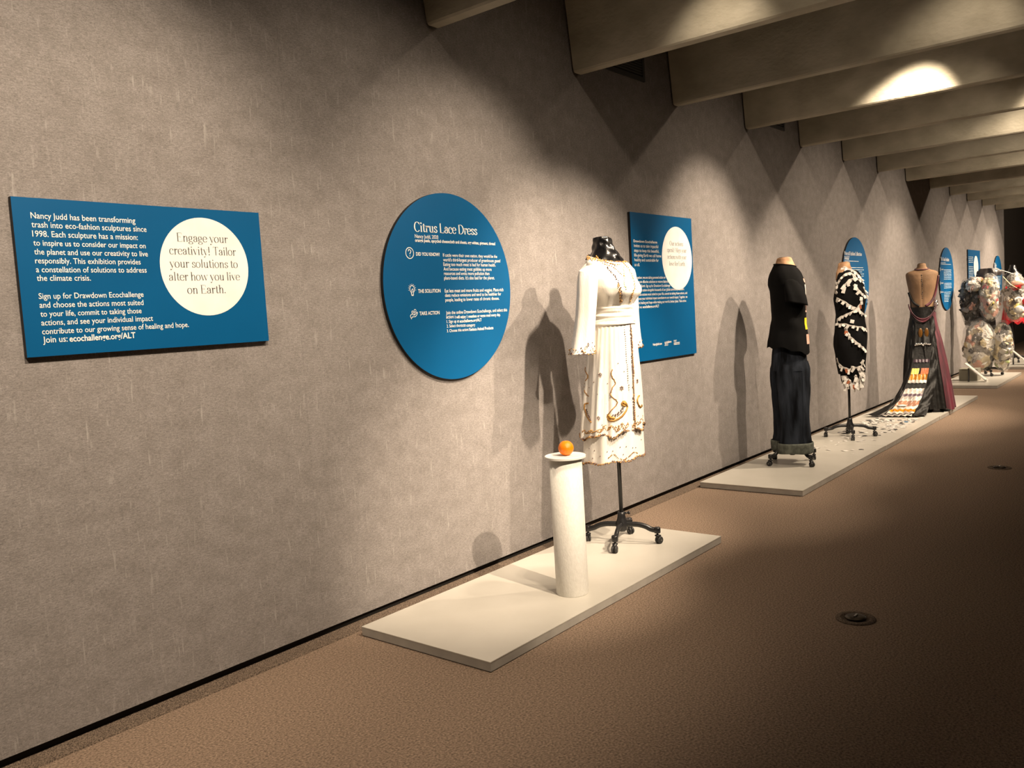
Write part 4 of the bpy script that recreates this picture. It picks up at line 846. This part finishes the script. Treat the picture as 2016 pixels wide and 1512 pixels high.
for sgn in (-1, 1):
    rows = []
    for i in range(NT + 1):
        x, y, z = TP[i]; tt = i / NT; wv = TW[i]
        rows.append([(x + sgn * (wv + k * (.008 + (.030 * max(0, tt - .78) / .22 if sgn > 0 else .016 * tt))), y - .010 * k + .012 * math.sin(i * .9 + k), max(PZ + .004, z + (.012 * math.sin(k * 1.9 + i * .35) + .01) * (1 - .4 * tt))) for k in range(6)])
    MB().grid(rows).build('train_border', M['blackshim'], g4, True, z0=PZ, label='black mesh border of the train')
cols = ['blackshim', 'blackshim', 'blackshim', 'blackshim', 'blackshim', 'blackshim', 'blackshim', 'blackshim', 'purple', 'blackshim', 'redorange', 'amber', 'foil', 'blackshim', 'foil', 'purple', 'foil', 'rosebrown', 'rosebrown', 'foil', 'amber', 'foil', 't_dark', 'foil']
edges_ = [int(round(v)) for v in np.linspace(1, NT, len(cols) + 1)]
for k, c_ in enumerate(cols):
    if c_ == 'blackshim' or edges_[k + 1] <= edges_[k]: continue
    w0, w1 = -.86, .86
    if c_ == 'redorange': w1 = -.1
    train(.006, w0, w1, edges_[k], edges_[k + 1], n=14, bump=.009).build('train_panel', M[c_], g4, True, z0=PZ)
    if c_ == 'redorange': train(.006, .1, .86, edges_[k], edges_[k + 1], n=8, bump=.004).build('train_panel', M['t_yellow'], g4, True, z0=PZ)
for w_ in (-.45, .35): MB().sph((TP[edges_[3]][0] + w_ * .08, TP[edges_[3]][1] + .008, TP[edges_[3]][2]), .05, 14, 8, (.45, .18, 1.1)).build('amber_film', M['amber_dim'], g4, True, z0=PZ)
i = edges_[19]
c0 = Vector(TP[i]); MB().sph((c0.x + .04, c0.y, c0.z + .012), .05, 16, 6, (1, .6, .2)).build('white_disc', M['t_white'], g4, True, z0=PZ)
for i in (edges_[5],):
    mb = MB()
    for k in range(18): mb.sph((TP[i][0] + (-.9 + 1.8 * k / 17) * TW[i], TP[i][1] + .014, TP[i][2] + rl.uniform(-.012, .012)), .011, 6, 4)
    mb.build('silver_band', M['sequin'], g4, True, z0=PZ)
for k, (x, y, z) in enumerate(((-.145, .06, 1.30), (-.150, .075, 1.265), (-.138, .09, 1.285), (-.13, .10, 1.235))): MB().sph((x, y, z), .014, 8, 5, (1, .6, 1.2)).build('brooch', M['sequin'], g4, False, z0=PZ)
mb = MB()
for k in range(26):
    t = rd(rl.uniform(60, 130)); z = rl.uniform(.35, 1.05); p = sk.pt(t, z, .006); mb.oct(p, .004)
mb.build('sequins', M['sequin'], g4, z0=PZ, kind='stuff')

# ------------------------------------------------------------------ 5. plastic bag costume
P5 = (15.1, -.5); n5 = Vector((P5[0] - CAM.x, P5[1] - CAM.y, 0)).normalized(); rz5 = math.atan2(-n5.x, n5.y)
f5 = empty('dress_form', (*P5, PZ), rz5, 'dark wheeled dress form inside the stuffed plastic bag costume', 'dress form')
stand(f5, .2, .21, .9, True, None)
MB().lathe([(.06, .12), (.10, .4), (.12, .8), (.10, 1.1), (.14, 1.45), (.05, 1.58)], n=20).build('torso', M['t_dark'], f5, True)
g5 = empty('bag_costume', (*P5, PZ), rz5, 'bulging costume of clear plastic bags stuffed with coloured trash', 'costume')
rb_ = random.Random(21)
def lump(cx, cy, cz, rx, ry, rz_, seed, amp=.10, pinch=.0):
    rr = random.Random(seed); ph = [rr.uniform(0, 6.3) for _ in range(8)]; rows = []
    for j in range(25):
        a = PI * j / 24; row = []
        for k in range(40):
            t = 2 * PI * k / 40
            d = 1 + amp * (.5 * math.sin(4 * t + ph[0] + 3 * a) + .45 * math.sin(7 * t + ph[1] - 5 * a) + .35 * math.sin(11 * t + ph[2] + 9 * a) + .4 * math.sin(8 * a + ph[3] + 2 * t))
            sq = math.sin(a) ** .72 if 0 < j < 24 else .02
            row.append((cx + rx * d * sq * math.cos(t), cy + ry * d * sq * math.sin(t), cz + rz_ * (1 + amp * .3 * math.sin(3 * t + ph[4])) * math.cos(a)))
        rows.append(row)
    return MB().grid(list(reversed(rows)), True, True, True)
bags = [('sleeve_bag', -.295, .02, 1.28, .085, .12, .30, 'bag_shaded'), ('shoulder_bag', -.17, -.05, 1.49, .125, .13, .12, 'bag'), ('bodice_bag', .045, -.10, 1.27, .15, .15, .37, 'bag'), ('bodice_bag', .375, -.08, 1.25, .165, .16, .37, 'bag'),
        ('back_bag', -.17, .06, 1.14, .19, .15, .38, 'bag_shaded'), ('skirt_bag', -.10, -.04, .54, .245, .19, .42, 'bag'), ('skirt_bag', .205, -.07, .50, .145, .16, .40, 'bag')]
palettes = {'sleeve_bag': 't_dark t_dark t_grey t_dark', 'shoulder_bag': 't_white t_grey t_white t_pink', 'back_bag': 't_dark t_dark t_grey t_dark t_pink', 'bodice_bag': 't_white t_white t_cream t_pink t_grey t_dark t_pink t_yellow t_red t_white', 'skirt_bag': 't_cream t_white t_grey t_pink t_white t_dark t_cream t_dark t_grey t_white'}  # sleeve and back bags get mostly dark pieces, painting in their shade
tm = []
for k in range(6):
    q = MB(); q.sph((0, 0, 0), 1, 8, 5, (1, .7, 1), .28, random.Random(k)); me = bpy.data.meshes.new('trash_piece'); me.from_pydata(q.v, [], q.f); tm.append(q)
cache = {}
for bi, (nm, cx, cy, cz, rx, ry, rz_, mm) in enumerate(bags):
    o = lump(cx, cy, cz - PZ, rx, ry, rz_, bi + 1).build(nm, M[mm], g5, True)
    lump(cx, cy, cz - PZ, rx * .86, ry * .86, rz_ * .9, bi + 31, .16).build('stuffed_wrappers', M['stuff_shaded' if mm == 'bag_shaded' else 'stuff_light'], o, True)
    cnt = int(20 + 420 * rx * rz_)
    for k in range(cnt):
        a = rb_.uniform(PI, 2 * PI) if rb_.random() < .75 else rb_.uniform(0, PI); ct = rb_.uniform(-.86, .86); st_ = math.sqrt(1 - ct * ct)
        q = rb_.uniform(.74, .90); mk = rb_.choice(palettes[nm].split()); vi = rb_.randrange(6)
        z = cz + rz_ * ct * q
        if nm == 'skirt_bag' and cx > 0 and z < .45: mk = rb_.choice(('t_green', 't_cream', 't_white'))
        if (mk, vi) not in cache:
            me = bpy.data.meshes.new('trash_piece'); me.from_pydata(tm[vi].v, [], tm[vi].f); me.materials.append(M[mk]); cache[(mk, vi)] = me
        t = bpy.data.objects.new('trash_piece', cache[(mk, vi)]); col.objects.link(t); t.parent = o
        t.location = (cx + rx * q * st_ * math.cos(a), cy + ry * q * st_ * math.sin(a), z - PZ); t.rotation_euler = (rb_.uniform(0, 3), rb_.uniform(0, 3), rb_.uniform(0, 3))
        s_ = rb_.uniform(.022, .052); t.scale = (s_, s_ * rb_.uniform(.5, 1.2), s_ * rb_.uniform(.6, 1.8))
MB().lathe([(.01, 0), (.060, .004), (.066, .012), (.030, .020), (.002, .022)], n=24, M=Matrix.Translation((.43, -.25, 1.06 - PZ)) @ Matrix.Rotation(PI / 2, 4, 'X')).build('cup_lid', M['t_white'], g5, True)
MB().sph((.52, -.20, 1.18 - PZ), .06, 12, 7, (1, .4, .9), .12, rb_).build('red_wrapper', M['t_red'], g5, True)
MB().sph((.42, -.215, 1.46 - PZ), .075, 12, 7, (1.2, .35, .6), .1, rb_).build('salmon_wrapper', M['t_pink'], g5, True)
MB().tube([(.22, -.20, 1.58 - PZ), (.32, -.24, 1.45 - PZ), (.45, -.25, 1.36 - PZ), (.55, -.22, 1.33 - PZ)], .011, 8, .4).build('twisted_strip', M['t_cream'], g5, True)
MB().sph((.01, -.235, 1.17 - PZ), .030, 12, 6, (.6, .3, 1)).build('dark_cap', M['t_dark'], g5, True)
MB().sph((.07, -.24, 1.17 - PZ), .030, 12, 6, (.6, .3, 1)).build('dark_cap', M['t_dark'], g5, True)
cl = Surf([(1.60, .15, .11, .02), (1.66, .155, .10, .03), (1.70, .13, .085, .03), (1.735, .10, .07, .02)], lambda t, z: .14 * math.sin(5 * t + 12 * z) + .08 * math.sin(9 * t))
cl.mesh(1.725, 1.60, 50, 8).build('neck_collar', M['t_dark'], g5, True, z0=PZ, label='crumpled black collar'); MB().sph((-.10, -.02, 1.66 - PZ), .045, 10, 6, (1, 1, .8), .15, rb_).build('collar_knot', M['t_dark'], g5, True)
MB().tube([(.12, -.1, 1.70 - PZ), (.20, -.12, 1.68 - PZ), (.27, -.12, 1.65 - PZ), (.36, -.1, 1.61 - PZ)], .006, 6).build('string_tie', M['t_white'], g5, True)
# small box, shoe block and slanted label holders
e = empty('equipment_box', (14.27, -.40, PZ), 0, 'olive grey box standing on the platform behind the slanted label holder', 'box')
MB().box((-.13, -.125, 0), (.13, .125, .165)).build('body', M['case_grey'], e, bevel=.006); MB().box((-.13, -.125, .167), (.13, .125, .18)).build('lid', M['case_grey'], e, bevel=.003)
def holder(x, y, label, L=.37):
    e = empty('label_stand', (x, y, PZ), 0, label, 'stand', 'slanted white label stands on the platforms'); a = math.radians(43)
    T = Matrix.Translation((0, -.155, .02)) @ Matrix.Rotation(a, 4, 'X')
    MB().box((-.07, 0, 0), (.07, L, .012), T).build('panel', M['t_white'], e)
    MB().box((-.055, .10, .0122), (.055, .22, .0130), T).build('card', M['label_g'], e)
    MB().box((-.07, -.175, 0), (.07, -.150, .035)).build('foot', M['t_white'], e); MB().box((-.010, .06, 0), (.010, .08, .20)).build('prop', M['vent'], e)
holder(14.03, -.50, 'slanted white label stand in front of the olive grey box'); holder(17.15, -.62, 'slanted white label stand at the far right edge on the farthest platform')
# ------------------------------------------------------------------ 6. far red garment
P6 = (17.75, -.47)
f6 = empty('dress_form', (*P6, PZ), .3, 'black wheeled dress form far right behind the bag costume', 'dress form')
stand(f6, .2, .21, 1.0, True, None)
MB().lathe([(.12, 1.0), (.11, 1.2), (.14, 1.45), (.15, 1.58), (.08, 1.65), (.05, 1.72), (.045, 1.76), (.03, 1.765)], n=24).build('torso', M['satin'], f6, True)
g6 = empty('red_dress', (*P6, PZ), .3, 'dark dress with bright red ruffled hem at the far right edge', 'dress')
s6_ = Surf([(1.55, .15, .11), (1.30, .13, .11), (1.1, .16, .14), (.9, .18, .17), (.75, .20, .19)], lambda t, z: .05 * math.sin(9 * t))
s6_.mesh(1.55, 1.1, 60, 14).build('bodice', M['t_dark'], g6, True, z0=PZ)
s6_.mesh(1.1, .76, 80, 14, hem=lambda t: .03 * math.sin(7 * t)).build('skirt', M['t_red'], g6, True, z0=PZ)
